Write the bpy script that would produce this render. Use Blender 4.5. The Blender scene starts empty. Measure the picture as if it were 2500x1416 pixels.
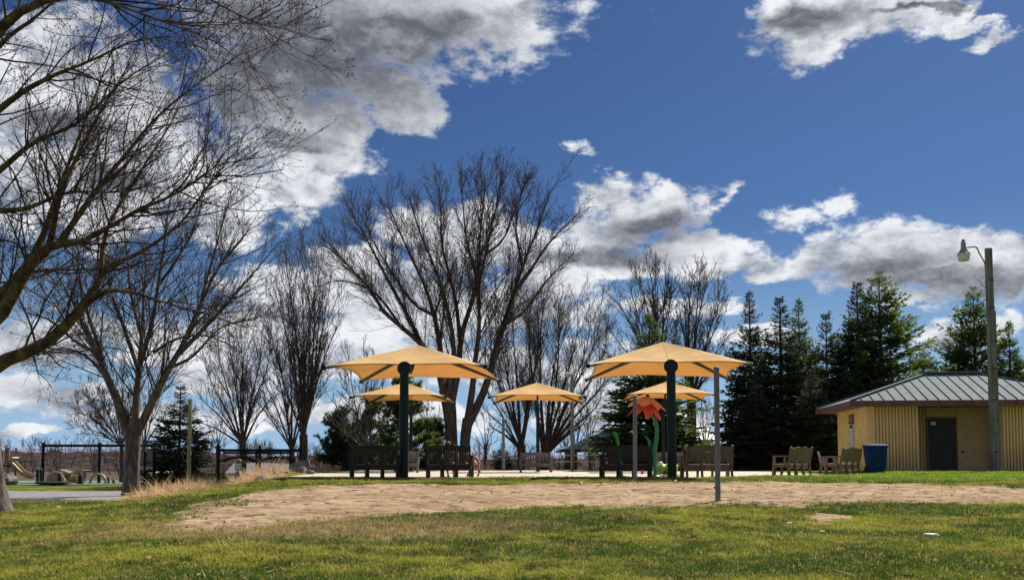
import bpy, math, random
import numpy as np
from mathutils import Vector, Matrix
R = math.radians
rng = np.random.default_rng(11)
random.seed(7)
SC = bpy.context.scene
COL = SC.collection

# ---------------------------------------------------------------- camera
FPX, CX, CY, HY = 2300.0, 1250.0, 708.0, 1127.0      # focal length, centre and horizon row of a 2500 px wide picture
TH = R(3.5)
EYE = 0.43                                            # metres above the concrete pad; the lawn in front lies lower
SHIFT = (HY - CY) - FPX * math.tan(TH)
cam = bpy.data.cameras.new('camera'); camo = bpy.data.objects.new('camera', cam); COL.objects.link(camo)
camo.location = (0, 0, EYE); camo.rotation_euler = (R(90) + TH, 0, 0)
cam.sensor_width = 36; cam.lens = FPX / 2500 * 36; cam.shift_y = SHIFT / 2500
cam.clip_start = 0.1; cam.clip_end = 9000
SC.camera = camo

def P(px, py, Y):
    """World point at distance Y in front of the lens that the photograph shows at px, py."""
    u = px - CX; v = CY - py
    t = (v + SHIFT) / FPX
    dz = Y * (math.sin(TH) + t * math.cos(TH)) / (math.cos(TH) - t * math.sin(TH))
    d = Y * math.cos(TH) + dz * math.sin(TH)
    return Vector((u * d / FPX, Y, EYE + dz))

# ---------------------------------------------------------------- sun and sky
SUN_AZ, SUN_EL = R(36), R(46)
sun = bpy.data.lights.new('sun', 'SUN'); suno = bpy.data.objects.new('sun', sun); COL.objects.link(suno)
sun.energy = 4.6; sun.angle = R(0.5); sun.color = (1.0, 0.93, 0.82)
sd = Vector((math.sin(SUN_AZ) * math.cos(SUN_EL), math.cos(SUN_AZ) * math.cos(SUN_EL), math.sin(SUN_EL)))
suno.rotation_euler = sd.to_track_quat('Z', 'Y').to_euler()
SC.view_settings.view_transform = 'Standard'; SC.view_settings.look = 'None'
SC.view_settings.exposure = 1.08; SC.view_settings.gamma = 1.0; SC.view_settings.use_curve_mapping = False

class NT:
    """Small shorthand for building node trees."""
    def __init__(s, nt): s.nt = nt; s.n = nt.nodes; s.l = nt.links
    def add(s, t, **k):
        n = s.n.new(t)
        for a, b in k.items(): setattr(n, a, b)
        return n
    def put(s, sock, v):
        if v is None: return
        if isinstance(v, bpy.types.NodeSocket): s.l.new(v, sock)
        else: sock.default_value = v
    def m(s, op, a, b=None, c=None, clamp=False):
        n = s.add('ShaderNodeMath', operation=op, use_clamp=clamp)
        for i, v in enumerate((a, b, c)): s.put(n.inputs[i], v)
        return n.outputs[0]
    def vm(s, op, a, b=None, c=None):
        n = s.add('ShaderNodeVectorMath', operation=op)
        for i, v in enumerate((a, b, c)): s.put(n.inputs[i], v)
        return n.outputs['Value'] if op in ('LENGTH', 'DOT_PRODUCT', 'DISTANCE') else n.outputs[0]
    def ss(s, v, a, b, t0=0.0, t1=1.0):
        n = s.add('ShaderNodeMapRange', interpolation_type='SMOOTHSTEP')
        s.put(n.inputs[0], v); s.put(n.inputs[1], a); s.put(n.inputs[2], b); s.put(n.inputs[3], t0); s.put(n.inputs[4], t1)
        return n.outputs[0]
    def mix(s, f, a, b, mode='MIX'):
        n = s.add('ShaderNodeMix', data_type='RGBA', blend_type=mode)
        s.put(n.inputs[0], f); s.put(n.inputs[6], a); s.put(n.inputs[7], b)
        return n.outputs[2]
    def noise(s, vec, scale, detail=4, rough=0.5, dist=0.0, w='3D'):
        n = s.add('ShaderNodeTexNoise', noise_dimensions=w)
        if vec is not None: s.l.new(vec, n.inputs['Vector'])
        n.inputs['Scale'].default_value = scale; n.inputs['Detail'].default_value = detail
        n.inputs['Roughness'].default_value = rough; n.inputs['Distortion'].default_value = dist
        return n
    def ramp(s, v, stops):
        n = s.add('ShaderNodeValToRGB'); s.put(n.inputs[0], v)
        e = n.color_ramp.elements
        while len(e) < len(stops): e.new(0.5)
        for x, (p, c) in zip(e, stops): x.position = p; x.color = (*c, 1)
        return n.outputs[0]

# sky: a Nishita sky deepened a little, with cumulus laid out by azimuth and elevation
world = bpy.data.worlds.new('World'); SC.world = world; world.use_nodes = True
W = NT(world.node_tree); W.n.clear()
sky = W.add('ShaderNodeTexSky', sky_type='NISHITA'); sky.sun_disc = False
sky.sun_elevation = SUN_EL; sky.sun_rotation = SUN_AZ; sky.air_density = 1.0; sky.dust_density = 0.35; sky.ozone_density = 2.2
tc = W.add('ShaderNodeTexCoord'); D = tc.outputs['Generated']
sep = W.add('ShaderNodeSeparateXYZ'); W.l.new(D, sep.inputs[0])
az = W.m('ARCTAN2', sep.outputs[0], sep.outputs[1]); el = W.m('ARCSINE', sep.outputs[2])
cmb = W.add('ShaderNodeCombineXYZ'); W.l.new(az, cmb.inputs[0]); W.l.new(el, cmb.inputs[1]); AE = cmb.outputs[0]
flat = W.vm('MULTIPLY', D, (1.0, 1.0, 1.7))
warp = W.noise(flat, 7.0, 7, 0.6); warp2 = W.noise(flat, 26.0, 5, 0.6)
off = W.vm('MULTIPLY', W.vm('SUBTRACT', warp.outputs['Color'], (0.5, 0.5, 0.5)), (0.075, 0.06, 0))
off2 = W.vm('MULTIPLY', W.vm('SUBTRACT', warp2.outputs['Color'], (0.5, 0.5, 0.5)), (0.036, 0.03, 0))
AEw = W.vm('ADD', W.vm('ADD', AE, off), off2)
def blobs(lst, base):
    acc = None
    for (px, py, rx, ry) in lst:
        p = P(px, py, 100.0) - Vector((0, 0, EYE))
        a = math.atan2(p.x, p.y); e = math.asin(p.z / p.length)
        ca = math.cos(a)
        ix, iy = FPX / (rx * ca * ca), FPX / (ry * ca)
        v = W.vm('MULTIPLY_ADD', base, (ix, iy, 0), (-a * ix, -e * iy, 0))
        d = W.vm('LENGTH', v)
        acc = d if acc is None else W.m('SMOOTH_MIN', acc, d, 0.22)
    return acc
LIGHT = [(930, 30, 480, 125), (1700, 600, 150, 40), (1820, 640, 160, 40), (2020, 600, 90, 50), (2140, 590, 130, 60), (2330, 620, 180, 60), (1350, 620, 260, 60), (1480, 470, 70, 40), (1620, 480, 80, 45), (1240, 30, 110, 65), (780, 130, 230, 130), (640, 230, 170, 130), (780, 290, 170, 90), (960, 220, 120, 70),
         (1010, 290, 90, 50), (800, 370, 130, 80), (690, 350, 150, 110), (735, 475, 90, 62), (600, 430, 110, 110), (560, 540, 90, 60),
         (150, 230, 230, 170), (330, 300, 210, 170), (60, 430, 190, 130), (240, 480, 230, 120), (420, 420, 130, 130),
         (1090, 560, 210, 55), (1250, 590, 170, 50), (1560, 515, 150, 72), (1480, 580, 110, 60), (1640, 600, 90, 45), (1480, 650, 190, 32), (1770, 640, 150, 45),
         (1870, 672, 60, 26), (1960, 640, 110, 45), (2080, 620, 140, 75), (2210, 640, 140, 75), (2450, 650, 130, 75), (2350, 690, 150, 55), (2130, 690, 120, 40), (2250, 735, 80, 18),
         (740, 720, 190, 85), (960, 745, 260, 95), (1090, 640, 150, 50), (860, 640, 120, 45), (640, 780, 150, 80), (1330, 705, 130, 48), (1180, 770, 330, 60), (860, 860, 360, 70), (1250, 900, 330, 60), (480, 850, 200, 60),
         (90, 830, 170, 70), (250, 790, 120, 45), (1660, 760, 160, 22), (2330, 810, 110, 45), (2470, 785, 60, 38), (1480, 960, 160, 50), (1850, 830, 120, 20),
         (1950, 60, 130, 95), (2110, 50, 190, 60), (1990, 130, 90, 42), (2240, 40, 120, 45),
         (2350, 62, 90, 18), (2425, 85, 42, 12), (100, 960, 260, 50), (330, 1010, 280, 34), (520, 905, 200, 55), (450, 1050, 260, 18), (900, 1010, 330, 44), (1560, 1020, 260, 40), (60, 1060, 200, 14)]
SMALL = [(2035, 482, 46, 30), (1935, 510, 58, 24), (1792, 460, 26, 18), (1085, 275, 30, 20), (2420, 85, 60, 20), (1180, 115, 50, 26), (1420, 380, 30, 10), (2400, 555, 40, 10), (1720, 480, 50, 26)]
DARK = [(760, 130, 380, 150), (980, 130, 160, 70), (560, 220, 130, 90), (710, 80, 180, 110), (640, 190, 110, 60), (1000, 60, 200, 40), (720, 340, 110, 22), (1600, 548, 130, 38), (1470, 622, 150, 26), (150, 300, 140, 30),
        (2150, 665, 140, 34), (2400, 698, 180, 34), (2250, 695, 200, 22), (280, 440, 110, 30),
        (1960, 60, 150, 26), (60, 880, 120, 18), (250, 985, 120, 12), (2330, 835, 90, 12), (2250, 20, 120, 8)]
dl = blobs(LIGHT, AEw); dd = blobs(DARK, AEw)
fine = W.noise(flat, 17.0, 9, 0.62, 0.25); big = W.noise(W.vm('ADD', flat, (3.1, 1.7, 0.4)), 9.0, 6, 0.55)
vfine = W.noise(flat, 48.0, 6, 0.65, 0.3)
dens = W.m('ADD', W.m('SUBTRACT', 1.0, dl), W.m('ADD', W.m('MULTIPLY', W.m('SUBTRACT', fine.outputs[0], 0.5), 1.9), W.m('MULTIPLY', W.m('SUBTRACT', vfine.outputs[0], 0.5), 0.75)))
ds = blobs(SMALL, AEw)
dens = W.m('MAXIMUM', dens, W.m('ADD', W.m('MULTIPLY', W.m('SUBTRACT', 0.95, ds), 0.45), W.m('ADD', W.m('MULTIPLY', W.m('SUBTRACT', fine.outputs[0], 0.5), 1.1), W.m('MULTIPLY', W.m('SUBTRACT', vfine.outputs[0], 0.5), 1.4))))
# outside the photograph's field the same kind of cumulus goes on
dome = W.vm('DIVIDE', D, None)
zz = W.m('MAXIMUM', W.m('ADD', sep.outputs[2], 0.12), 0.05)
cz = W.add('ShaderNodeCombineXYZ')
for i in range(3): W.l.new(zz, cz.inputs[i])
W.l.new(cz.outputs[0], dome.node.inputs[1])
gen = W.noise(dome, 1.5, 9, 0.58); gen2 = W.m('MULTIPLY', W.m('SUBTRACT', gen.outputs[0], 0.50), 4.5)
vd = W.vm('DOT_PRODUCT', D, (0.0, 0.976, 0.22))
outside = W.ss(vd, 0.88, 0.80)
dens = W.m('ADD', W.m('MULTIPLY', dens, W.m('SUBTRACT', 1.0, outside)), W.m('MULTIPLY', gen2, outside))
alpha = W.ss(dens, -0.16, 0.36)
thick = W.ss(dens, 0.25, 1.35)
dk = W.ss(W.m('ADD', dd, W.m('MULTIPLY', W.m('SUBTRACT', fine.outputs[0], 0.5), -1.7)), 1.8, 0.45)
dk = W.m('MAXIMUM', dk, W.m('MULTIPLY', W.m('MULTIPLY', thick, W.ss(big.outputs[0], 0.42, 0.68)), 0.60))
dk = W.m('MULTIPLY', W.m('MULTIPLY', dk, alpha), W.ss(W.m('ADD', W.m('MULTIPLY', big.outputs[0], 0.5), W.m('MULTIPLY', vfine.outputs[0], 0.5)), 0.62, 0.42, 0.74, 1.0))
puff = W.ss(W.m('ADD', W.m('MULTIPLY', fine.outputs[0], 0.80), W.m('MULTIPLY', vfine.outputs[0], 0.20)), 0.34, 0.60)
white = W.mix(puff, (1.6, 1.8, 2.15, 1), (4.8, 4.9, 5.1, 1))
ccol = W.mix(W.m('MULTIPLY', dk, 0.97), white, (0.62, 0.66, 0.80, 1))
skyc = W.mix(1.0, sky.outputs[0], (0.140, 0.190, 0.262, 1), 'MULTIPLY')
g = W.add('ShaderNodeGamma'); W.l.new(skyc, g.inputs[0]); g.inputs[1].default_value = 1.12
lowmix = W.ss(el, 0.26, -0.01)
skyc = W.mix(W.m('MULTIPLY', lowmix, 0.85), g.outputs[0], (1.95, 3.05, 4.4, 1))
final = W.mix(W.m('MULTIPLY', alpha, 0.97), skyc, ccol)
bg = W.add('ShaderNodeBackground'); W.l.new(final, bg.inputs[0]); bg.inputs[1].default_value = 0.09
wo = W.add('ShaderNodeOutputWorld'); W.l.new(bg.outputs[0], wo.inputs[0])
world.cycles.sampling_method = 'MANUAL'; world.cycles.sample_map_resolution = 512

# ---------------------------------------------------------------- materials
def material(name, col, rough=0.7, metal=0.0, var=0.25, scale=6.0, bump=0.0, bscale=40.0, spec=0.3, col2=None, stretch=None, transl=0.0, world_space=False, detail=5, tcol=None):
    m = bpy.data.materials.new(name); m.use_nodes = True
    N = NT(m.node_tree); b = N.n['Principled BSDF']
    t = N.add('ShaderNodeTexCoord'); v = t.outputs['Object']
    if world_space: v = N.add('ShaderNodeNewGeometry').outputs['Position']
    if stretch: v = N.vm('MULTIPLY', v, stretch)
    n1 = N.noise(v, scale, detail, 0.6)
    c2 = col2 or tuple(max(0, c * (1 - var)) for c in col); c1 = tuple(min(1, c * (1 + var * 0.6)) for c in col) if not col2 else col
    c = N.mix(N.ss(n1.outputs[0], 0.33, 0.67), (*c2, 1), (*c1, 1))
    N.l.new(c, b.inputs['Base Color'])
    b.inputs['Roughness'].default_value = rough; b.inputs['Metallic'].default_value = metal
    b.inputs['Specular IOR Level'].default_value = spec
    if bump:
        bn = N.add('ShaderNodeBump'); bn.inputs['Strength'].default_value = 1.0; bn.inputs['Distance'].default_value = bump
        N.l.new(N.noise(v, bscale, 4, 0.6).outputs[0], bn.inputs['Height']); N.l.new(bn.outputs[0], b.inputs['Normal'])
    if transl:
        tr = N.add('ShaderNodeBsdfTranslucent')
        if tcol: tr.inputs[0].default_value = (*tcol, 1)
        else: N.l.new(c, tr.inputs[0])
        mx = N.add('ShaderNodeMixShader'); mx.inputs[0].default_value = transl
        N.l.new(b.outputs[0], mx.inputs[1]); N.l.new(tr.outputs[0], mx.inputs[2])
        N.l.new(mx.outputs[0], N.n['Material Output'].inputs[0])
    return m
M = {}
M['bark'] = material('bark', (0.085, 0.066, 0.056), 0.9, var=0.5, scale=9, bump=0.02, bscale=26, stretch=(1, 1, 0.25), spec=0.1)
M['bark_light'] = material('bark_light', (0.155, 0.13, 0.11), 0.9, var=0.55, scale=8, bump=0.03, bscale=22, stretch=(1, 1, 0.22), spec=0.1, col2=(0.05, 0.042, 0.036))
M['lichen_bark'] = material('lichen_bark', (0.17, 0.125, 0.05), 0.9, scale=5, bump=0.02, bscale=28, spec=0.1, col2=(0.045, 0.036, 0.028))
M['twig'] = material('twig', (0.060, 0.044, 0.042), 0.85, var=0.3, scale=2, spec=0.1)
M['twig_grey'] = material('twig_grey', (0.085, 0.066, 0.066), 0.85, var=0.3, scale=2, spec=0.1)
M['far_twig'] = material('far_twig', (0.085, 0.062, 0.066), 0.9, var=0.35, scale=0.05, spec=0.0, world_space=True)
M['spruce'] = material('spruce_needles', (0.048, 0.072, 0.030), 0.75, var=0.45, scale=0.9, spec=0.15, transl=0.30, tcol=(0.17, 0.25, 0.04), col2=(0.022, 0.038, 0.022))
M['spruce_dark'] = material('dark_spruce_needles', (0.042, 0.058, 0.036), 0.75, var=0.4, scale=1.3, spec=0.15, transl=0.12, tcol=(0.09, 0.13, 0.04), col2=(0.020, 0.030, 0.024))
M['spruce_bark'] = material('spruce_bark', (0.07, 0.05, 0.04), 0.9, spec=0.1)
M['canopy'] = material('canopy_fabric', (0.70, 0.51, 0.25), 0.85, var=0.15, scale=1.1, bump=0.002, bscale=160, spec=0.1, transl=0.42, tcol=(0.76, 0.47, 0.18))
M['hem'] = material('canopy_hem', (0.55, 0.33, 0.12), 0.85, var=0.1, transl=0.2)
M['greenblack'] = material('dark_green_paint', (0.008, 0.020, 0.017), 0.5, var=0.2, spec=0.2)
M['arm_metal'] = material('arm_paint', (0.055, 0.058, 0.04), 0.5, var=0.4, scale=20, spec=0.4)
M['galv'] = material('galvanised_steel', (0.15, 0.155, 0.17), 0.65, metal=0.0, var=0.18, scale=14, stretch=(1, 1, 0.4))
M['black_metal'] = material('black_metal', (0.010, 0.011, 0.016), 0.6, var=0.2, spec=0.15)
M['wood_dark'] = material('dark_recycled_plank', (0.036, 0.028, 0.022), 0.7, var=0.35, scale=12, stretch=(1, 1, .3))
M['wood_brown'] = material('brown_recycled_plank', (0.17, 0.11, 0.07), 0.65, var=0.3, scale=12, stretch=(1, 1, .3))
M['wood_olive'] = material('olive_plank', (0.14, 0.102, 0.064), 0.65, var=0.3, scale=12, stretch=(1, 1, .3))
M['wood_grey'] = material('weathered_grey_plank', (0.20, 0.17, 0.16), 0.75, var=0.3, scale=12, stretch=(1, 1, .3))
M['seat_pale'] = material('pale_seat_plank', (0.50, 0.44, 0.38), 0.6, var=0.2, scale=12)
M['pole_wood'] = material('utility_pole_wood', (0.19, 0.18, 0.175), 0.85, scale=10, bump=0.012, bscale=40, stretch=(1, 1, 0.08), col2=(0.09, 0.08, 0.07))
M['post_wood'] = material('green_timber', (0.27, 0.26, 0.16), 0.85, var=0.4, scale=14, stretch=(1, 1, 0.1))
M['stucco'] = material('tan_painted_block', (0.90, 0.60, 0.28), 0.85, var=0.14, scale=3, bump=0.006, bscale=70, spec=0.15)
M['ribblock'] = material('tan_split_block', (0.90, 0.64, 0.32), 0.9, scale=30, bump=0.02, bscale=55, spec=0.1, col2=(0.72, 0.49, 0.23), detail=3)
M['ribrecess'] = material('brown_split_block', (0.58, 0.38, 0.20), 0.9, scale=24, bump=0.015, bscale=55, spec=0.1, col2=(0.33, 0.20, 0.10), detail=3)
M['fascia'] = material('maroon_fascia', (0.13, 0.055, 0.05), 0.5, var=0.25, scale=5)
M['soffit'] = material('soffit_board', (0.30, 0.16, 0.13), 0.7, var=0.2)
M['roofmetal'] = material('grey_green_roof_metal', (0.115, 0.15, 0.165), 0.85, metal=0.0, var=0.12, scale=3, spec=0.12)
M['door'] = material('charcoal_steel_door', (0.020, 0.019, 0.021), 0.55, var=0.4, scale=5)
M['bluebin'] = material('blue_plastic', (0.007, 0.034, 0.115), 0.75, var=0.2, scale=5, spec=0.12)
M['blackplastic'] = material('black_plastic', (0.012, 0.012, 0.014), 0.6)
M['white'] = material('white_paint', (0.78, 0.78, 0.76), 0.5, var=0.06)
M['signblue'] = material('sign_blue', (0.03, 0.035, 0.42), 0.5, var=0.05)
M['signtext'] = material('sign_grey_text', (0.28, 0.28, 0.30), 0.6, var=0.05)
M['signbrown'] = material('sign_brown', (0.30, 0.15, 0.11), 0.6, var=0.1)
M['signtan'] = material('sign_cream', (0.60, 0.57, 0.40), 0.6, var=0.1)
M['concrete'] = material('concrete', (0.37, 0.335, 0.27), 0.85, var=0.2, scale=1.2, bump=0.003, bscale=60, world_space=True)
M['asphalt'] = material('asphalt', (0.16, 0.155, 0.165), 0.9, var=0.3, scale=3, bump=0.004, bscale=60, world_space=True)
M['rubber'] = material('green_rubber', (0.085, 0.135, 0.105), 0.85, var=0.22, scale=0.8, world_space=True)
M['orange'] = material('coral_petal', (0.95, 0.58, 0.40), 0.5, var=0.12, scale=4, spec=0.5, transl=0.5, tcol=(1.0, 0.50, 0.30))
M['red'] = material('red_petal', (0.85, 0.12, 0.05), 0.45, var=0.15, scale=4, spec=0.5, transl=0.3, tcol=(0.9, 0.07, 0.02))
M['stem'] = material('green_painted_stem', (0.025, 0.24, 0.08), 0.4, var=0.15, spec=0.5)
M['blade'] = material('green_leaf_panel', (0.06, 0.42, 0.05), 0.4, var=0.15, spec=0.5, transl=0.3)
M['frog'] = material('green_frog_paint', (0.22, 0.40, 0.04), 0.4, var=0.3, scale=6, spec=0.5)
M['frogbelly'] = material('frog_tan', (0.32, 0.18, 0.09), 0.6)
M['rock'] = material('field_stone', (0.17, 0.14, 0.13), 0.9, scale=5, bump=0.02, bscale=14, col2=(0.12, 0.10, 0.095))
M['playtan'] = material('sand_coloured_plastic', (0.33, 0.25, 0.14), 0.5, var=0.25, scale=3)
M['playorange'] = material('orange_brown_plastic', (0.40, 0.17, 0.05), 0.5, var=0.2)
M['playbrown'] = material('brown_panel', (0.20, 0.115, 0.09), 0.6, var=0.2)
M['greypanel'] = material('grey_panel', (0.10, 0.11, 0.10), 0.45, var=0.2)
M['teal'] = material('teal_sign', (0.10, 0.28, 0.25), 0.5, var=0.15)
M['skin'] = material('skin', (0.50, 0.28, 0.20), 0.6, var=0.08)
M['hair'] = material('brown_hair', (0.10, 0.05, 0.035), 0.7, var=0.3, scale=30)
M['khaki'] = material('khaki_cloth', (0.26, 0.18, 0.12), 0.85, var=0.15)
M['pinkcloth'] = material('dusty_pink_cloth', (0.22, 0.12, 0.10), 0.85, var=0.15)
M['shoe'] = material('dark_shoe', (0.05, 0.035, 0.035), 0.7)
M['shingle'] = material('grey_roof_shingle', (0.13, 0.125, 0.14), 0.9, var=0.2)
M['siding'] = material('pale_house_siding', (0.36, 0.37, 0.38), 0.8, var=0.1)
M['beige'] = material('beige_siding', (0.12, 0.10, 0.09), 0.8, var=0.1)
M['glass'] = material('window_glass', (0.04, 0.05, 0.07), 0.1, var=0.1, spec=0.6)
M['lampglass'] = material('lamp_refractor', (0.70, 0.66, 0.60), 0.25, var=0.1, spec=0.5, transl=0.4)
M['lampgrey'] = material('lamp_housing', (0.22, 0.20, 0.23), 0.5, var=0.15)
M['drygrass'] = material('dry_ornamental_grass', (0.64, 0.48, 0.28), 0.85, scale=2.5, spec=0.15, transl=0.35, col2=(0.42, 0.27, 0.14), detail=8)
M['darkhole'] = material('dark_vent', (0.02, 0.015, 0.012), 0.9)

def lawn_colour(N, pos):
    """Lawn colour by place: greener, yellower and worn straw patches."""
    a = N.noise(N.vm('MULTIPLY', pos, (0.55, 1.0, 1.0)), 0.42, 6, 0.62, 0.4).outputs[0]
    b = N.noise(pos, 1.7, 5, 0.62).outputs[0]
    c = N.noise(N.vm('ADD', pos, (31, 7, 0)), 0.8, 5, 0.6).outputs[0]
    g = N.mix(N.ss(a, 0.42, 0.58), (0.060, 0.120, 0.010, 1), (0.32, 0.33, 0.045, 1))
    g = N.mix(N.ss(b, 0.44, 0.64, 0, 0.85), g, (0.032, 0.060, 0.008, 1))
    g = N.mix(N.ss(c, 0.56, 0.72, 0, 0.65), g, (0.40, 0.29, 0.10, 1))
    sp = N.add('ShaderNodeSeparateXYZ'); N.l.new(pos, sp.inputs[0])
    far = N.m('MULTIPLY', N.ss(sp.outputs[1], 21.5, 25), N.ss(sp.outputs[0], 4, 11))
    g = N.mix(N.m('MULTIPLY', far, 0.75), g, (0.20, 0.36, 0.02, 1))
    # worn, straw coloured belt in front of the sand
    wx = N.vm('LENGTH', N.vm('MULTIPLY', N.vm('SUBTRACT', N.vm('ADD', pos, N.vm('MULTIPLY', N.noise(pos, 0.9, 4).outputs['Color'], (2.4, 2.0, 0))), (-1.6, 13.3, 0)), (0.30, 0.62, 0)))
    worn = N.ss(wx, 1.3, 0.35)
    g = N.mix(N.m('MULTIPLY', worn, 0.8), g, (0.36, 0.26, 0.14, 1))
    return g
def lawn_ground():
    m = bpy.data.materials.new('lawn_soil'); m.use_nodes = True; N = NT(m.node_tree); b = N.n['Principled BSDF']
    pos = N.add('ShaderNodeNewGeometry').outputs['Position']
    g = lawn_colour(N, pos)
    g = N.mix(N.ss(N.noise(pos, 26, 3, 0.7).outputs[0], 0.36, 0.58, 0, 0.8), g, (0.045, 0.042, 0.015, 1))
    sp = N.add('ShaderNodeSeparateXYZ'); N.l.new(pos, sp.inputs[0])
    mulch = N.m('MULTIPLY', N.ss(sp.outputs[1], 47.6, 48.4), N.ss(sp.outputs[0], -20, -14))
    g = N.mix(N.m('MULTIPLY', mulch, 0.95), g, (0.085, 0.052, 0.040, 1))
    fl = N.ss(sp.outputs[1], 64, 84)
    g = N.mix(fl, g, (0.065, 0.052, 0.038, 1))
    N.l.new(g, b.inputs['Base Color']); b.inputs['Roughness'].default_value = 1.0; b.inputs['Specular IOR Level'].default_value = 0.05
    bn = N.add('ShaderNodeBump'); bn.inputs['Distance'].default_value = 0.05; N.l.new(N.noise(pos, 14, 5, 0.7).outputs[0], bn.inputs['Height']); N.l.new(bn.outputs[0], b.inputs['Normal'])
    return m
def grass_blade():
    m = bpy.data.materials.new('grass_blade'); m.use_nodes = True; N = NT(m.node_tree); b = N.n['Principled BSDF']
    pos = N.add('ShaderNodeNewGeometry').outputs['Position']
    g = lawn_colour(N, pos)
    oi = N.add('ShaderNodeObjectInfo')
    g = N.mix(N.ss(oi.outputs['Random'], 0.70, 1.0, 0, 0.8), g, (0.50, 0.40, 0.13, 1))
    g = N.mix(N.ss(oi.outputs['Random'], 0.30, 0.0, 0, 0.6), g, (0.045, 0.085, 0.012, 1))
    N.l.new(g, b.inputs['Base Color']); b.inputs['Roughness'].default_value = 0.7; b.inputs['Specular IOR Level'].default_value = 0.2
    tr = N.add('ShaderNodeBsdfTranslucent'); N.l.new(g, tr.inputs[0]); mx = N.add('ShaderNodeMixShader'); mx.inputs[0].default_value = 0.38
    N.l.new(b.outputs[0], mx.inputs[1]); N.l.new(tr.outputs[0], mx.inputs[2]); N.l.new(mx.outputs[0], N.n['Material Output'].inputs[0])
    return m
def sand_mat():
    m = bpy.data.materials.new('beach_sand'); m.use_nodes = True; N = NT(m.node_tree); b = N.n['Principled BSDF']
    pos = N.add('ShaderNodeNewGeometry').outputs['Position']
    a = N.noise(pos, 0.5, 6, 0.6).outputs[0]
    g = N.mix(N.ss(a, 0.35, 0.65), (0.27, 0.195, 0.12, 1), (0.37, 0.285, 0.185, 1))
    st = N.noise(N.vm('MULTIPLY', pos, (0.8, 1.5, 1)), 2.8, 7, 0.7, 0.6).outputs[0]
    g = N.mix(N.ss(st, 0.47, 0.60, 0, 0.7), g, (0.17, 0.095, 0.06, 1))
    sp = N.noise(N.vm('MULTIPLY', pos, (0.8, 1.4, 1)), 4.2, 5, 0.7, 0.4).outputs[0]
    g = N.mix(N.ss(sp, 0.53, 0.60, 0, 0.85), g, (0.07, 0.04, 0.03, 1))
    N.l.new(g, b.inputs['Base Color']); b.inputs['Roughness'].default_value = 1.0; b.inputs['Specular IOR Level'].default_value = 0.05
    bn = N.add('ShaderNodeBump'); bn.inputs['Distance'].default_value = 0.03; N.l.new(N.noise(pos, 22, 6, 0.7).outputs[0], bn.inputs['Height']); N.l.new(bn.outputs[0], b.inputs['Normal'])
    return m
for nm in ('ribblock', 'ribrecess', 'stucco'):                 # block colour turns greyer and darker towards the bottom, with ragged streaks
    N = NT(M[nm].node_tree); b = N.n['Principled BSDF']; src = b.inputs['Base Color'].links[0].from_socket
    oc = N.add('ShaderNodeTexCoord').outputs['Object']; sz = N.add('ShaderNodeSeparateXYZ'); N.l.new(oc, sz.inputs[0])
    st_ = N.noise(N.vm('MULTIPLY', oc, (9, 9, .5)), 1.0, 5, 0.6).outputs[0]
    gr = N.ss(N.m('ADD', sz.outputs[2], N.m('MULTIPLY', st_, 1.1)), 1.75, 0.55)
    N.l.new(N.mix(N.m('MULTIPLY', gr, 0.0 if nm == 'stucco' else 0.55), src, (0.30, 0.25, 0.20, 1)), b.inputs['Base Color'])
M['lawn'] = lawn_ground(); M['grassblade'] = grass_blade(); M['sand'] = sand_mat()

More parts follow.
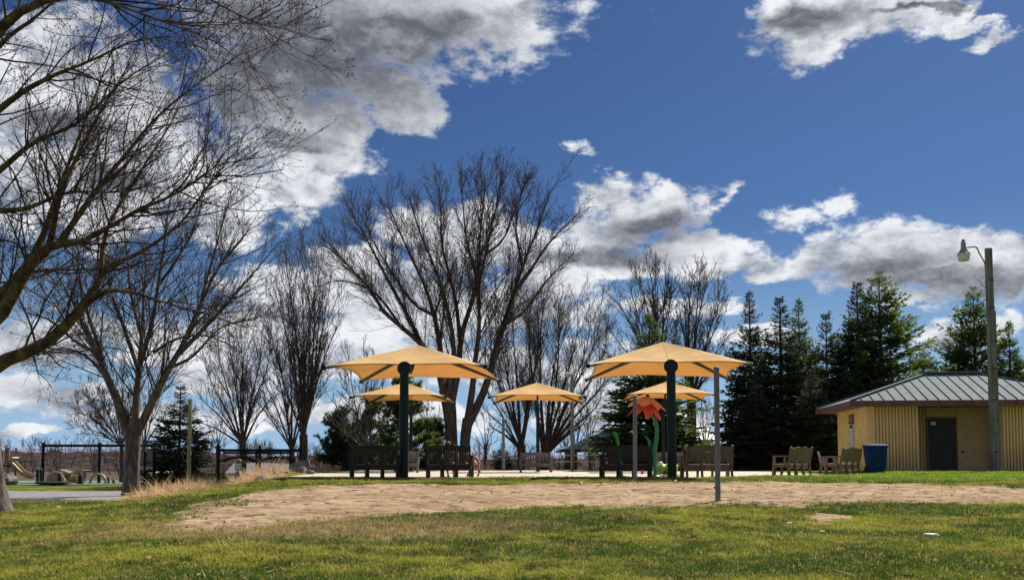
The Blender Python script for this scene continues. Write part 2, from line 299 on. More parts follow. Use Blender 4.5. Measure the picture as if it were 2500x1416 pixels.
# ---------------------------------------------------------------- mesh helpers
class MB:
    def __init__(s): s.v = []; s.f = []; s.n = 0
    def add(s, verts, faces):
        s.v.extend(tuple(v) for v in verts); s.f.extend(tuple(i + s.n for i in f) for f in faces); s.n += len(verts); return s
    def box(s, c, sz, rot=None, taper=1.0):
        x, y, z = (a / 2 for a in sz); c = Vector(c)
        vs = [Vector((sx * x * (taper if sz_ > 0 else 1), sy * y * (taper if sz_ > 0 else 1), sz_ * z)) for sx in (-1, 1) for sy in (-1, 1) for sz_ in (-1, 1)]
        if rot is not None: vs = [rot @ v for v in vs]
        return s.add([v + c for v in vs], [(0, 1, 3, 2), (4, 6, 7, 5), (0, 4, 5, 1), (2, 3, 7, 6), (0, 2, 6, 4), (1, 5, 7, 3)])
    def bar(s, a, b, w, h):
        a = Vector(a); b = Vector(b); d = b - a
        q = d.to_track_quat('Z', 'Y').to_matrix()
        return s.box((a + b) / 2, (w, h, d.length), q)
    def tube(s, pts, rad, k=10, cap=True):
        pts = [Vector(p) for p in pts]; n = len(pts)
        if not hasattr(rad, '__len__'): rad = [rad] * n
        vs = []; ref = None
        for i, p in enumerate(pts):
            t = (pts[min(i + 1, n - 1)] - pts[max(i - 1, 0)]).normalized()
            if ref is None: ref = t.orthogonal().normalized()
            ref = (ref - t * ref.dot(t)).normalized(); bi = t.cross(ref)
            for j in range(k):
                a = 2 * math.pi * j / k; vs.append(p + (ref * math.cos(a) + bi * math.sin(a)) * rad[i])
        fs = [(i * k + j, i * k + (j + 1) % k, (i + 1) * k + (j + 1) % k, (i + 1) * k + j) for i in range(n - 1) for j in range(k)]
        if cap: fs += [tuple(range(k))[::-1], tuple((n - 1) * k + j for j in range(k))]
        return s.add(vs, fs)
    def lathe(s, prof, c=(0, 0, 0), k=20):
        vs = []; c = Vector(c); n = len(prof)
        for r, z in prof:
            for j in range(k):
                a = 2 * math.pi * j / k; vs.append(c + Vector((r * math.cos(a), r * math.sin(a), z)))
        fs = [(i * k + j, i * k + (j + 1) % k, (i + 1) * k + (j + 1) % k, (i + 1) * k + j) for i in range(n - 1) for j in range(k)]
        fs += [tuple(range(k))[::-1], tuple((n - 1) * k + j for j in range(k))]
        return s.add(vs, fs)
    def prism(s, poly, z0, z1):
        n = len(poly)
        return s.add([(x, y, z0) for x, y in poly] + [(x, y, z1) for x, y in poly], [tuple(range(n))[::-1], tuple(range(n, 2 * n))] + [(i, (i + 1) % n, n + (i + 1) % n, n + i) for i in range(n)])
    def slab(s, poly, nrm):
        """A closed plate from a 3D polygon and a thickness vector."""
        n = len(poly); nrm = Vector(nrm)
        return s.add([Vector(p) for p in poly] + [Vector(p) + nrm for p in poly], [tuple(range(n))[::-1], tuple(range(n, 2 * n))] + [(i, (i + 1) % n, n + (i + 1) % n, n + i) for i in range(n)])
    def ellipsoid(s, c, r, nu=14, nv=9, rot=None, noise=0.0, seed=0):
        rr = random.Random(seed); c = Vector(c); vs = []
        ph = [rr.uniform(0, 6.28) for _ in range(6)]
        for i in range(nv + 1):
            th = math.pi * i / nv
            for j in range(nu):
                a = 2 * math.pi * j / nu
                d = Vector((math.sin(th) * math.cos(a), math.sin(th) * math.sin(a), math.cos(th)))
                k = 1 + noise * (math.sin(3 * d.x + ph[0]) + math.sin(4 * d.y + ph[1]) + math.sin(5 * d.z + ph[2]) + 0.6 * math.sin(9 * d.x + 7 * d.y + ph[3]))
                p = Vector((d.x * r[0] * k, d.y * r[1] * k, d.z * r[2] * k))
                if rot is not None: p = rot @ p
                vs.append(c + p)
        fs = [(i * nu + j, (i + 1) * nu + j, (i + 1) * nu + (j + 1) % nu, i * nu + (j + 1) % nu) for i in range(nv) for j in range(nu)]
        return s.add(vs, fs)
    def mesh(s, name, smooth=None):
        me = bpy.data.meshes.new(name); me.from_pydata(s.v, [], s.f); me.update()
        if smooth is not None and smooth:
            me.polygons.foreach_set('use_smooth', [True] * len(me.polygons))
            if smooth is not True: me.set_sharp_from_angle(angle=R(smooth))
        return me

def tag(o, label=None, cat=None, group=None, kind=None):
    if label: o['label'] = label
    if cat: o['category'] = cat
    if group: o['group'] = group
    if kind: o['kind'] = kind
    return o
def obj(name, mb, mat, parent=None, loc=None, smooth=40, bevel=0.0):
    me = mb if isinstance(mb, bpy.types.Mesh) else mb.mesh(name, smooth)
    o = bpy.data.objects.new(name, me); COL.objects.link(o)
    if mat is not None and not me.materials: me.materials.append(M[mat] if isinstance(mat, str) else mat)
    if parent is not None: o.parent = parent
    if loc is not None: o.location = loc
    if bevel:
        b = o.modifiers.new('bevel', 'BEVEL'); b.width = bevel; b.segments = 2; b.limit_method = 'ANGLE'
    return o
def thing(name, label, cat, loc=(0, 0, 0), rz=0.0, group=None):
    o = bpy.data.objects.new(name, None); COL.objects.link(o); o.empty_display_size = 0.2
    o.location = loc; o.rotation_euler = (0, 0, rz)
    return tag(o, label, cat, group)
def np_mesh(name, V, F, mat, smooth=True):
    """Mesh from numpy arrays of vertices and equal-sided faces."""
    me = bpy.data.meshes.new(name); F = np.asarray(F, dtype=np.int32); k = F.shape[1]
    me.vertices.add(len(V)); me.vertices.foreach_set('co', np.asarray(V, dtype=np.float32).ravel())
    me.loops.add(F.size); me.loops.foreach_set('vertex_index', F.ravel())
    me.polygons.add(len(F)); me.polygons.foreach_set('loop_start', np.arange(0, F.size, k, dtype=np.int32))
    me.polygons.foreach_set('loop_total', np.full(len(F), k, dtype=np.int32))
    if smooth: me.polygons.foreach_set('use_smooth', np.ones(len(F), dtype=bool))
    me.update(calc_edges=True)
    if mat: me.materials.append(M[mat] if isinstance(mat, str) else mat)
    return me
def copy_tree(o, parent=None):
    c = o.copy(); COL.objects.link(c)
    if parent is not None: c.parent = parent
    for ch in list(o.children): copy_tree(ch, c)
    return c

# ---------------------------------------------------------------- ground
ZR = [(-200, -2), (-20, -1.7), (0, -1.05), (8, -0.60), (14.5, -0.36), (16, -0.29), (20, -0.15), (22, -0.10), (24.5, -0.03), (47, -0.04), (52, -0.35), (62, -1.25), (90, -2.2), (300, -3.2), (9000, -4)]
ZL = [(-200, -2), (-20, -1.7), (0, -1.3), (9, -0.80), (14, -0.64), (18, -0.54), (20.5, -0.50), (24, -0.63), (32, -0.68), (50, -0.76), (66, -0.9), (90, -2.0), (300, -3.2), (9000, -4)]
def sstep(x, a, b): t = np.clip((x - a) / (b - a), 0, 1); return t * t * (3 - 2 * t)
def gz(x, y):
    x = np.asarray(x, dtype=float); y = np.asarray(y, dtype=float)
    zr = np.interp(y, *zip(*ZR)); zl = np.interp(y, *zip(*ZL))
    a = np.interp(y, [0, 12, 20, 26, 34, 60], [-2.0, -3.4, -5.6, -5.4, -8.0, -10]); b = np.interp(y, [0, 12, 20, 26, 34, 60], [-9, -8.5, -9.0, -9.6, -11.5, -15])
    t = sstep(x, a, b)
    z = zr * (1 - t) + zl * t
    z = z + 0.06 * sstep(x, 8, 13) * sstep(y, 22, 30) * (1 - sstep(y, 45, 52))
    near = 1 - sstep(y, 23.0, 24.6)
    z = z + near * (0.022 * np.sin(x * 0.9 + 1) * np.sin(y * 1.1) + 0.012 * np.sin(x * 2.3) * np.cos(y * 1.9 + 2))
    return z
def gzf(x, y): return float(gz(x, y))
def G(px, py):
    """Where the line of sight through px, py meets the ground."""
    lo = 6.0; prev = None
    Y = 6.0
    while Y < 120:
        p = P(px, py, Y); d = p.z - gzf(p.x, Y)
        if d <= 0:
            return Vector((p.x, Y, gzf(p.x, Y)))
        Y += 0.1
    return P(px, py, 60)
xs = np.concatenate([-np.geomspace(4000, 32, 26), np.arange(-31, 31.01, 0.25), np.geomspace(32, 4000, 26)])
ys = np.concatenate([-np.geomspace(400, 6, 14), np.arange(-5, 62.01, 0.25), np.geomspace(63, 8000, 36)])
X, Y = np.meshgrid(xs, ys); Z = gz(X, Y)
nx, ny = len(xs), len(ys)
idx = np.arange(nx * ny).reshape(ny, nx)
F = np.stack([idx[:-1, :-1], idx[:-1, 1:], idx[1:, 1:], idx[1:, :-1]], -1).reshape(-1, 4)
tag(obj('ground', np_mesh('ground', np.stack([X, Y, Z], -1).reshape(-1, 3), F, 'lawn'), None), 'mown lawn and open ground of the park', kind='structure')

def inpoly(x, y, poly):
    c = np.zeros(x.shape, bool); n = len(poly)
    for i in range(n):
        x1, y1 = poly[i]; x2, y2 = poly[(i + 1) % n]
        k = ((y1 > y) != (y2 > y)) & (x < (x2 - x1) * (y - y1) / (y2 - y1 + 1e-12) + x1)
        c ^= k
    return c
def polydist(x, y, poly):
    d = np.full(x.shape, 1e9); n = len(poly)
    for i in range(n):
        ax, ay = poly[i]; bx, by = poly[(i + 1) % n]
        dx, dy = bx - ax, by - ay; t = np.clip(((x - ax) * dx + (y - ay) * dy) / (dx * dx + dy * dy), 0, 1)
        d = np.minimum(d, np.hypot(x - ax - t * dx, y - ay - t * dy))
    return np.where(inpoly(x, y, poly), d, -d)
from mathutils import noise as mn
def fbm(x, y, s, oct=4, seed=0.0):
    """Cheap value noise on arrays."""
    out = np.zeros(x.shape); amp = 1.0; tot = 0
    for o in range(oct):
        xs_, ys_ = x * s + seed + 17.3 * o, y * s - seed + 5.1 * o
        xi, yi = np.floor(xs_), np.floor(ys_); fx, fy = xs_ - xi, ys_ - yi
        fx = fx * fx * (3 - 2 * fx); fy = fy * fy * (3 - 2 * fy)
        h = lambda a, b: np.modf(np.abs(np.sin(a * 127.1 + b * 311.7 + seed) * 43758.5453))[0]
        v = (h(xi, yi) * (1 - fx) + h(xi + 1, yi) * fx) * (1 - fy) + (h(xi, yi + 1) * (1 - fx) + h(xi + 1, yi + 1) * fx) * fy
        out += (v - 0.5) * amp; tot += amp; amp *= 0.5; s *= 2.1
    return out / tot
SANDPX = [(385, 1292), (420, 1255), (500, 1222), (600, 1200), (750, 1187), (1000, 1184), (1300, 1182), (1500, 1180), (1800, 1177), (2050, 1177), (2250, 1182), (2520, 1194), (2700, 1200), (2700, 1232), (2500, 1232), (2200, 1236), (1900, 1243), (1600, 1246), (1300, 1248), (1100, 1260), (900, 1272), (650, 1290), (500, 1300)]
SAND = [tuple(G(*p)[:2]) for p in SANDPX]
PATCH = [tuple(G(*p)[:2]) for p in [(1925, 1262), (1990, 1253), (2080, 1258), (2090, 1270), (2030, 1284), (1970, 1282)]]
def sand_sheet(name, poly, step, lift, wob, label):
    px, py = zip(*poly); x = np.arange(min(px) - 0.5, max(px) + 0.5, step); y = np.arange(min(py) - 0.5, max(py) + 0.5, step)
    X, Y = np.meshgrid(x, y); d = polydist(X, Y, poly) + fbm(X, Y, 1.1, 5, 3.0) * wob
    pits = fbm(X * 0.8, Y * 1.6, 2.0, 3, 9.0)
    Z = gz(X, Y) + np.minimum(lift, -0.02 + d * 0.25) + np.where(d > 0.1, 0.05 * fbm(X, Y, 2.4, 5, 5.0) - 0.16 * np.clip(pits - 0.10, 0, 0.3) * 3, 0)
    Z = np.maximum(Z, gz(X, Y) + np.where(d > 0.12, 0.006, -0.05))
    keep = d > -0.05
    idx = np.arange(X.size).reshape(X.shape)
    ok = keep[:-1, :-1] & keep[:-1, 1:] & keep[1:, 1:] & keep[1:, :-1]
    F = np.stack([idx[:-1, :-1], idx[:-1, 1:], idx[1:, 1:], idx[1:, :-1]], -1)[ok]
    used, inv = np.unique(F, return_inverse=True)
    V = np.stack([X, Y, Z], -1).reshape(-1, 3)[used]
    tag(obj(name, np_mesh(name, V, inv.reshape(F.shape), 'sand'), None), label, kind='structure')
sand_sheet('sand_court', SAND, 0.07, 0.025, 1.5, 'long patch of bare tan sand of the volleyball court')
sand_sheet('sand_patch', PATCH, 0.045, 0.012, 1.1, 'small bare dirt patch worn into the lawn')

PAD = [(-6.3, 25.0), (-1, 24.9), (5.2, 24.9), (7.6, 27.6), (12.4, 29.5), (13.1, 33), (13.3, 48), (-7.6, 48), (-7.2, 33)]
tag(obj('concrete_pad', MB().prism(PAD, -0.25, 0.0), 'concrete'), 'pale concrete splash pad under the shades', kind='structure')
def sheet(name, poly, mat, lift, label, step=0.5):
    px, py = zip(*poly); x = np.arange(min(px), max(px) + step, step); y = np.arange(min(py), max(py) + step, step)
    X, Y = np.meshgrid(x, y); keep = polydist(X, Y, poly) > -step * 0.5; Z = gz(X, Y) + lift
    idx = np.arange(X.size).reshape(X.shape); ok = keep[:-1, :-1] & keep[:-1, 1:] & keep[1:, 1:] & keep[1:, :-1]
    F = np.stack([idx[:-1, :-1], idx[:-1, 1:], idx[1:, 1:], idx[1:, :-1]], -1)[ok]; used, inv = np.unique(F, return_inverse=True)
    tag(obj(name, np_mesh(name, np.stack([X, Y, Z], -1).reshape(-1, 3)[used], inv.reshape(F.shape), mat), None), label, kind='structure')
sheet('path', [(-45, 23.6), (-9.9, 24.0), (-11.6, 29), (-12.4, 32.6), (-10, 34.4), (-8.5, 35.2), (-8.5, 36.2), (-14, 35.6), (-45, 36)], 'asphalt', 0.03, 'grey path below the lawn', 0.2)
sheet('playground_surface', [(-50, 46), (-34, 46), (-10.5, 50), (-9.5, 66), (-50, 66)], 'rubber', 0.035, 'green safety surface of the playground', 0.5)
# ---------------------------------------------------------------- trees
def smooth_path(pts, n):
    p = np.array(pts, dtype=float); k = len(p)
    if k == 2: t = np.linspace(0, 1, n)[:, None]; return p[0] * (1 - t) + p[1] * t
    q = np.vstack([2 * p[0] - p[1], p, 2 * p[-1] - p[-2]])
    seg = np.linalg.norm(np.diff(p[:, :3], axis=0), axis=1); cum = np.concatenate([[0], np.cumsum(seg)])
    out = []
    for s in np.linspace(0, cum[-1], n):
        i = min(np.searchsorted(cum, s, side='right') - 1, k - 2); u = (s - cum[i]) / max(seg[i], 1e-9)
        a, b, c, d = q[i], q[i + 1], q[i + 2], q[i + 3]
        out.append(0.5 * (2 * b + (c - a) * u + (2 * a - 5 * b + 4 * c - d) * u * u + (-a + 3 * b - 3 * c + d) * u ** 3))
    return np.array(out)
def unit(v): return v / np.maximum(np.linalg.norm(v, axis=-1, keepdims=True), 1e-9)
def tubes(Pn, Rn, k):
    """Open tubes along N paths of m points: vertices and quads."""
    N_, m = Rn.shape
    T = np.empty_like(Pn); T[:, 1:-1] = Pn[:, 2:] - Pn[:, :-2]; T[:, 0] = Pn[:, 1] - Pn[:, 0]; T[:, -1] = Pn[:, -1] - Pn[:, -2]
    T = unit(T); ref = np.cross(unit(Pn[:, -1] - Pn[:, 0]), rng.normal(size=(N_, 3)))[:, None, :]
    a = unit(np.cross(T, ref)); b = np.cross(T, a)
    th = 2 * np.pi * np.arange(k) / k
    V = Pn[:, :, None, :] + Rn[:, :, None, None] * (a[:, :, None, :] * np.cos(th)[None, None, :, None] + b[:, :, None, :] * np.sin(th)[None, None, :, None])
    base = (np.arange(N_) * m * k)[:, None, None]; i = (np.arange(m - 1) * k)[None, :, None]; j = np.arange(k)[None, None, :]; j2 = (j + 1) % k
    F = np.stack([base + i + j, base + i + j2, base + i + k + j2, base + i + k + j], -1).reshape(-1, 4)
    return V.reshape(-1, 3), F
def grow(Pn, Rn, dens, t0=0.25, ang=(25, 55), lenf=0.5, up=0.10, m=5, wob=0.12, rfac=0.012, rmin=0.004, lmax=3.0, lmin=0.15, taper=0.75, side=1.0):
    N_, mm, _ = Pn.shape
    L = np.linalg.norm(np.diff(Pn, axis=1), axis=2).sum(1)
    cnt = np.maximum(1, rng.poisson(np.maximum(dens * L * (1 - t0), 0.3))); ix = np.repeat(np.arange(N_), cnt); n = len(ix)
    t = t0 + (1 - t0) * rng.random(n) ** 0.85
    s = t * (mm - 1.001); i = s.astype(int); f = (s - i)[:, None]
    pos = Pn[ix, i] * (1 - f) + Pn[ix, i + 1] * f; rad = Rn[ix, i] * (1 - f[:, 0]) + Rn[ix, i + 1] * f[:, 0]
    tan = unit(Pn[ix, i + 1] - Pn[ix, i])
    r = rng.normal(size=(n, 3)) * np.array([1, side, 1]); r -= (r * tan).sum(1, keepdims=True) * tan; r = unit(r)
    a = np.radians(rng.uniform(*ang, n))[:, None]
    d = np.cos(a) * tan + np.sin(a) * r; d[:, 2] += up * 1.2; d = unit(d)
    ln = np.clip(L[ix] * lenf * (1.05 - 0.62 * t) * rng.uniform(0.55, 1.25, n), lmin, lmax)
    r0 = np.clip(rfac * ln, rmin, rad * 0.78)
    C = np.empty((n, m, 3)); C[:, 0] = pos
    for j in range(1, m):
        d = d + rng.normal(size=(n, 3)) * wob; d[:, 2] += up; d = unit(d); C[:, j] = C[:, j - 1] + d * (ln / (m - 1))[:, None]
    RR = np.maximum(r0[:, None] * np.linspace(1, 1 - taper, m)[None], rmin * 0.8)
    return C, RR
def px_limbs(D, specs, n=14, cut=1.0):
    """Limbs traced as (pixels, widths in pixels, depth at the tip in metres)."""
    Ps, Rs = [], []
    for pts, wd, dz in specs:
        k = len(pts); w = np.interp(np.linspace(0, 1, k), np.linspace(0, 1, len(wd)), wd)
        q = [list(P(p[0], p[1], D + dz * (i / (k - 1)) ** 1.2)) + [w[i] * (D + dz * i / (k - 1)) / FPX / 2] for i, p in enumerate(pts)]
        q = smooth_path(q, 40)[:int(40 * (cut if dz else 1))]; q = q[np.linspace(0, len(q) - 1, n).round().astype(int)]; Ps.append(q[:, :3]); Rs.append(np.maximum(q[:, 3] * np.linspace(.88, .45 if dz else .88, n), 0.006))
    return np.array(Ps), np.array(Rs)
def bare_tree(name, label, base, trunk, limbs, levels, bark='bark', twig='twig', group=None, flare=1.5, loc=None, buds=0, limb_bark=None, cat='tree'):
    root = thing(name, label, cat, base, 0, group); b = np.array(base)
    V, F = [], []; off = 0
    def put(v, f):
        nonlocal off
        V.append(v); F.append(f + off); off += len(v)
    for TP, TR in trunk:
        TR = TR.copy(); zz = TP[:, 2] - TP[0, 2]; TR *= 1 + (flare - 1) * np.exp(-np.maximum(zz, 0) / 0.28)
        v, f = tubes(TP[None], TR[None], 16)
        c = np.repeat(TP, 16, 0); an = np.tile(np.arange(16), len(TP)); lob = 1 + 0.05 * np.sin(an * 2 * np.pi / 16 * 5 + np.repeat(TP[:, 2], 16) * 1.3) + 0.06 * np.sin(an * 2 * np.pi / 16 * 3) * np.repeat(np.exp(-np.maximum(zz, 0) / 0.5), 16)
        put(c + (v - c) * lob[:, None], f)
    LP, LR = limbs
    v, f = tubes(LP, LR, 9)
    if limb_bark:
        lo = obj('limb', np_mesh('limb', v - b, f, limb_bark), None, root)
    else: put(v, f)
    obj('trunk', np_mesh('trunk', np.vstack(V) - b, np.vstack(F), bark), None, root)
    V, F = [], []; off = 0
    cp, cr = LP, LR; gens = [(LP, LR)]
    for gi, kw in enumerate(levels):
        kw = dict(kw); src = kw.pop('src', None); k = kw.pop('k', 4 if gi == 0 else 3)
        if src == 'both': 
            c1 = grow(*gens[-1], **kw); c2 = grow(*gens[-2], **kw); cp, cr = np.concatenate([c1[0], c2[0]]), np.concatenate([c1[1], c2[1]])
        else: cp, cr = grow(*gens[-1], **kw)
        gens.append((cp, cr)); put(*tubes(cp, cr, k))
    crown = obj('crown', np_mesh('crown', np.vstack(V) - b, np.vstack(F), twig), None, root)
    if buds:
        tips = gens[-1][0][:, -1]; tips = tips[rng.random(len(tips)) < buds] - b
        o6 = np.array([(1, 0, 0), (-1, 0, 0), (0, 1, 0), (0, -1, 0), (0, 0, 1), (0, 0, -1)]) * 0.014
        vv = (tips[:, None, :] + o6[None] * rng.uniform(0.7, 1.5, (len(tips), 1, 1))).reshape(-1, 3)
        tr = np.array([(0, 2, 4), (2, 1, 4), (1, 3, 4), (3, 0, 4), (2, 0, 5), (1, 2, 5), (3, 1, 5), (0, 3, 5)])
        ff = (tr[None] + (np.arange(len(tips)) * 6)[:, None, None]).reshape(-1, 3)
        bd = obj('bud', np_mesh('bud', vv, ff, twig), None, root); bd['kind'] = 'stuff'
    return root
def trunk_path(D, pts, wd, n=16): 
    Pn, Rn = px_limbs(D, [(pts, wd, 0)], n); return Pn[0], Rn[0]
def sink(tp, dz=0.25):
    tp = tp.copy(); tp[0, 2] -= 0; return tp

# near maple whose trunk stands at the picture's edge
D1 = 18.0
tr = trunk_path(D1, [(2, 1258), (-16, 1170), (-30, 1040), (-50, 930), (-75, 820)], [62, 54, 52, 54, 44])
tr2 = trunk_path(D1, [(-45, 950), (-90, 800), (-150, 600), (-180, 400), (-170, 200), (-120, 0)], [50, 46, 40, 34, 26, 16])
L1 = px_limbs(D1, [
    ([(-62, 935), (0, 886), (60, 862), (130, 825), (190, 762), (250, 712), (330, 716), (420, 744), (520, 772), (600, 800)], [44, 42, 40, 38, 34, 20, 13, 9, 7, 4], -1.5),
    ([(190, 762), (238, 695), (258, 655), (345, 615), (440, 545), (520, 440), (600, 380)], [26, 20, 13, 9, 4], -1.0),
    ([(243, 690), (262, 560), (330, 440), (400, 330), (450, 240)], [16, 12, 8, 4], 1.0),
    ([(-85, 845), (0, 768), (40, 700), (80, 640), (130, 598), (200, 590), (270, 552), (350, 508), (440, 468), (540, 400), (650, 385)], [46, 44, 40, 36, 30, 22, 17, 14, 10, 7, 4], -2.0),
    ([(-80, 780), (0, 722), (60, 655), (100, 590), (135, 490), (175, 380), (230, 240), (270, 130)], [36, 30, 24, 18, 10, 5], 1.0),
    ([(120, 605), (150, 470), (205, 350), (265, 240), (320, 150)], [20, 14, 10, 5], -1.2),
    ([(140, 600), (225, 480), (305, 380), (385, 285), (490, 200), (565, 150)], [20, 14, 9, 4], 0.3),
    ([(-140, 420), (-60, 320), (0, 266), (60, 222), (135, 183), (220, 150), (330, 100), (430, 90)], [26, 24, 20, 14, 9, 4], -1.5),
    ([(-150, 250), (-60, 130), (0, 72), (60, 22), (115, 3), (200, -8), (300, 18), (420, 62), (520, 100), (600, 158), (655, 185)], [34, 34, 34, 28, 20, 14, 10, 8, 6, 4, 3], -3.5),
    ([(120, 2), (220, -40), (330, -60), (450, -30), (560, 25), (640, 62), (700, 72)], [16, 10, 7, 3], -3.0),
    ([(-160, 300), (-70, 200), (10, 100), (90, 40), (200, -60)], [26, 22, 14, 8], 0.5),
    ([(-120, 560), (-40, 520), (60, 510), (170, 470), (280, 470), (380, 450)], [24, 18, 10, 4], -2.5),
    ([(-130, 480), (-20, 430), (80, 350), (190, 300), (300, 200), (390, 140)], [24, 18, 10, 4], -1.0),
    ([(0, 380), (35, 425), (60, 500), (72, 580), (78, 640)], [5, 5, 4, 2], -1.0),
    ([(-40, 700), (30, 690), (110, 730), (200, 790)], [7, 6, 4, 2], -0.6),
    ([(-60, 600), (30, 590), (100, 660), (160, 700)], [9, 6, 4, 2], -1.5)], 18)
bare_tree('maple_tree', 'large budding maple reaching in over the lawn from the edge, moss on its low limb', (tr[0][0][0], D1, gzf(tr[0][0][0], D1) - 0.05), [tr, tr2], L1, [
    dict(dens=5.2, t0=0.08, ang=(20, 64), lenf=0.42, up=0.05, m=7, wob=0.13, rfac=0.011, rmin=0.006, lmax=2.2, lmin=0.35, side=0.8),
    dict(dens=5.0, t0=0.10, ang=(25, 60), lenf=0.5, up=0.04, m=5, wob=0.15, rfac=0.009, rmin=0.0042, lmax=0.9, lmin=0.2, src='both'),
    dict(dens=4.6, t0=0.2, ang=(25, 65), lenf=0.5, up=0.06, m=4, wob=0.16, rfac=0.008, rmin=0.0036, lmax=0.4, lmin=0.1)],
    bark='bark_light', twig='twig', limb_bark='lichen_bark', buds=0.5, flare=1.2)

# second maple on the grass mound
D2 = 30.0
b2 = P(322, 1212, D2)
tr = trunk_path(D2, [(322, 1216), (321, 1180), (324, 1110), (326, 1050), (330, 1020)], [46, 42, 40, 42, 34])
L2 = px_limbs(D2, [
    ([(318, 1075), (290, 985), (262, 922), (236, 862), (205, 800), (180, 742), (150, 690), (110, 610)], [30, 26, 22, 16, 8, 4], -1.5),
    ([(262, 920), (240, 840), (215, 770), (195, 690), (190, 600), (175, 520)], [15, 11, 8, 4], 1.2),
    ([(262, 922), (210, 870), (150, 850), (90, 870), (40, 900)], [12, 8, 5, 3], -0.8),
    ([(236, 862), (180, 830), (120, 780), (60, 760), (10, 700)], [12, 8, 5, 3], 1.5),
    ([(326, 1060), (334, 965), (340, 890), (346, 820), (350, 740), (356, 640), (350, 560)], [24, 20, 14, 8, 4], 0.8),
    ([(340, 895), (372, 785), (385, 700), (400, 600), (412, 500), (432, 430)], [16, 12, 8, 4], -1.0),
    ([(337, 900), (310, 822), (285, 752), (272, 720), (262, 650), (230, 560), (215, 480)], [13, 10, 7, 4], 1.0),
    ([(333, 1060), (375, 975), (410, 902), (436, 862), (482, 760), (530, 660), (592, 580), (655, 505)], [26, 22, 20, 13, 9, 4], -1.2),
    ([(436, 864), (500, 800), (570, 722), (640, 642), (705, 560)], [16, 11, 7, 3], 0.8),
    ([(436, 860), (478, 780), (500, 700), (528, 600), (556, 500), (580, 420)], [14, 10, 7, 3], 1.5),
    ([(375, 860), (430, 828), (500, 820), (565, 845), (610, 880)], [9, 7, 5, 3], -1.5),
    ([(345, 820), (320, 720), (310, 620), (300, 520), (310, 440)], [10, 8, 6, 3], 1.8),
    ([(385, 700), (440, 620), (480, 540), (500, 450), (510, 370)], [9, 7, 5, 3], 1.0),
    ([(410, 900), (470, 870), (540, 800), (620, 780), (690, 760)], [11, 8, 5, 3], -0.6)], 16, .90)
bare_tree('maple_tree', 'bare maple on the grass mound beside the path, trunk forking low into spreading limbs', tuple(Vector((b2.x, D2, gzf(b2.x, D2) - 0.1))), [tr], L2, [
    dict(dens=5.4, t0=0.08, ang=(18, 56), lenf=0.42, up=0.08, m=6, wob=0.10, rfac=0.010, rmin=0.009, lmax=3.2, lmin=0.5),
    dict(dens=4.0, t0=0.10, ang=(22, 58), lenf=0.5, up=0.06, m=5, wob=0.13, rfac=0.009, rmin=0.0065, lmax=1.4, lmin=0.25, src='both'),
    dict(dens=4.6, t0=0.12, ang=(25, 60), lenf=0.55, up=0.05, m=3, wob=0.15, rfac=0.008, rmin=0.0055, lmax=0.6, lmin=0.16)], bark='bark_light', twig='twig', flare=1.45)

# great twin-trunked tree behind the shades
D6 = 50.0
tra = trunk_path(D6, [(1104, 1160), (1103, 1090), (1101, 1040), (1095, 985), (1084, 950)], [36, 33, 34, 38, 32])
trb = trunk_path(D6, [(1134, 1160), (1135, 1090), (1137, 1060), (1143, 1022)], [32, 28, 28, 30])
L6 = px_limbs(D6, [
    ([(1090, 985), (1070, 905), (1030, 842), (982, 800), (935, 758), (900, 702), (850, 650), (800, 592), (765, 560)], [24, 20, 17, 13, 10, 7, 4], -2),
    ([(1030, 842), (985, 752), (950, 690), (905, 602), (870, 540), (838, 475)], [14, 11, 8, 4], 2),
    ([(982, 800), (920, 720), (860, 690), (800, 690), (750, 730)], [9, 7, 5, 3], -2),
    ([(1084, 940), (1075, 852), (1060, 770), (1038, 700), (1000, 620), (960, 530), (925, 455)], [20, 16, 12, 8, 4], 2.5),
    ([(1094, 990), (1100, 905), (1108, 850), (1090, 742), (1060, 650), (1022, 560), (1000, 480), (985, 425)], [22, 17, 12, 8, 4], -2),
    ([(1098, 1000), (1118, 905), (1126, 822), (1148, 750), (1166, 682), (1172, 580), (1182, 480), (1192, 395)], [24, 20, 17, 14, 10, 7, 4], 1),
    ([(1124, 832), (1110, 722), (1080, 602), (1076, 500), (1070, 425)], [14, 10, 7, 4], 2.5),
    ([(1140, 1035), (1152, 960), (1160, 882), (1170, 800), (1170, 700), (1190, 602), (1212, 500), (1222, 410)], [22, 18, 13, 9, 4], -2),
    ([(1143, 1035), (1175, 972), (1202, 892), (1230, 790), (1250, 730), (1276, 650), (1312, 560), (1342, 470), (1350, 415)], [26, 23, 20, 17, 13, 9, 6, 4], 1),
    ([(1250, 724), (1300, 652), (1342, 592), (1392, 540), (1440, 495)], [12, 9, 6, 3], -1.5),
    ([(1186, 622), (1230, 582), (1262, 500), (1292, 420)], [8, 6, 5, 3], -1.5),
    ([(1166, 682), (1140, 590), (1130, 500), (1120, 410)], [9, 7, 5, 3], -2.5),
    ([(1060, 770), (1010, 740), (940, 640), (900, 560), (890, 480)], [10, 8, 5, 3], 3),
    ([(1276, 650), (1260, 560), (1272, 480), (1300, 410)], [8, 6, 4, 3], 2.5),
    ([(1230, 790), (1280, 760), (1330, 690), (1380, 640), (1420, 600)], [9, 7, 4, 3], 2.5),
    ([(900, 702), (830, 630), (790, 600), (760, 620)], [6, 5, 4, 3], 1.5)], 16, .91)
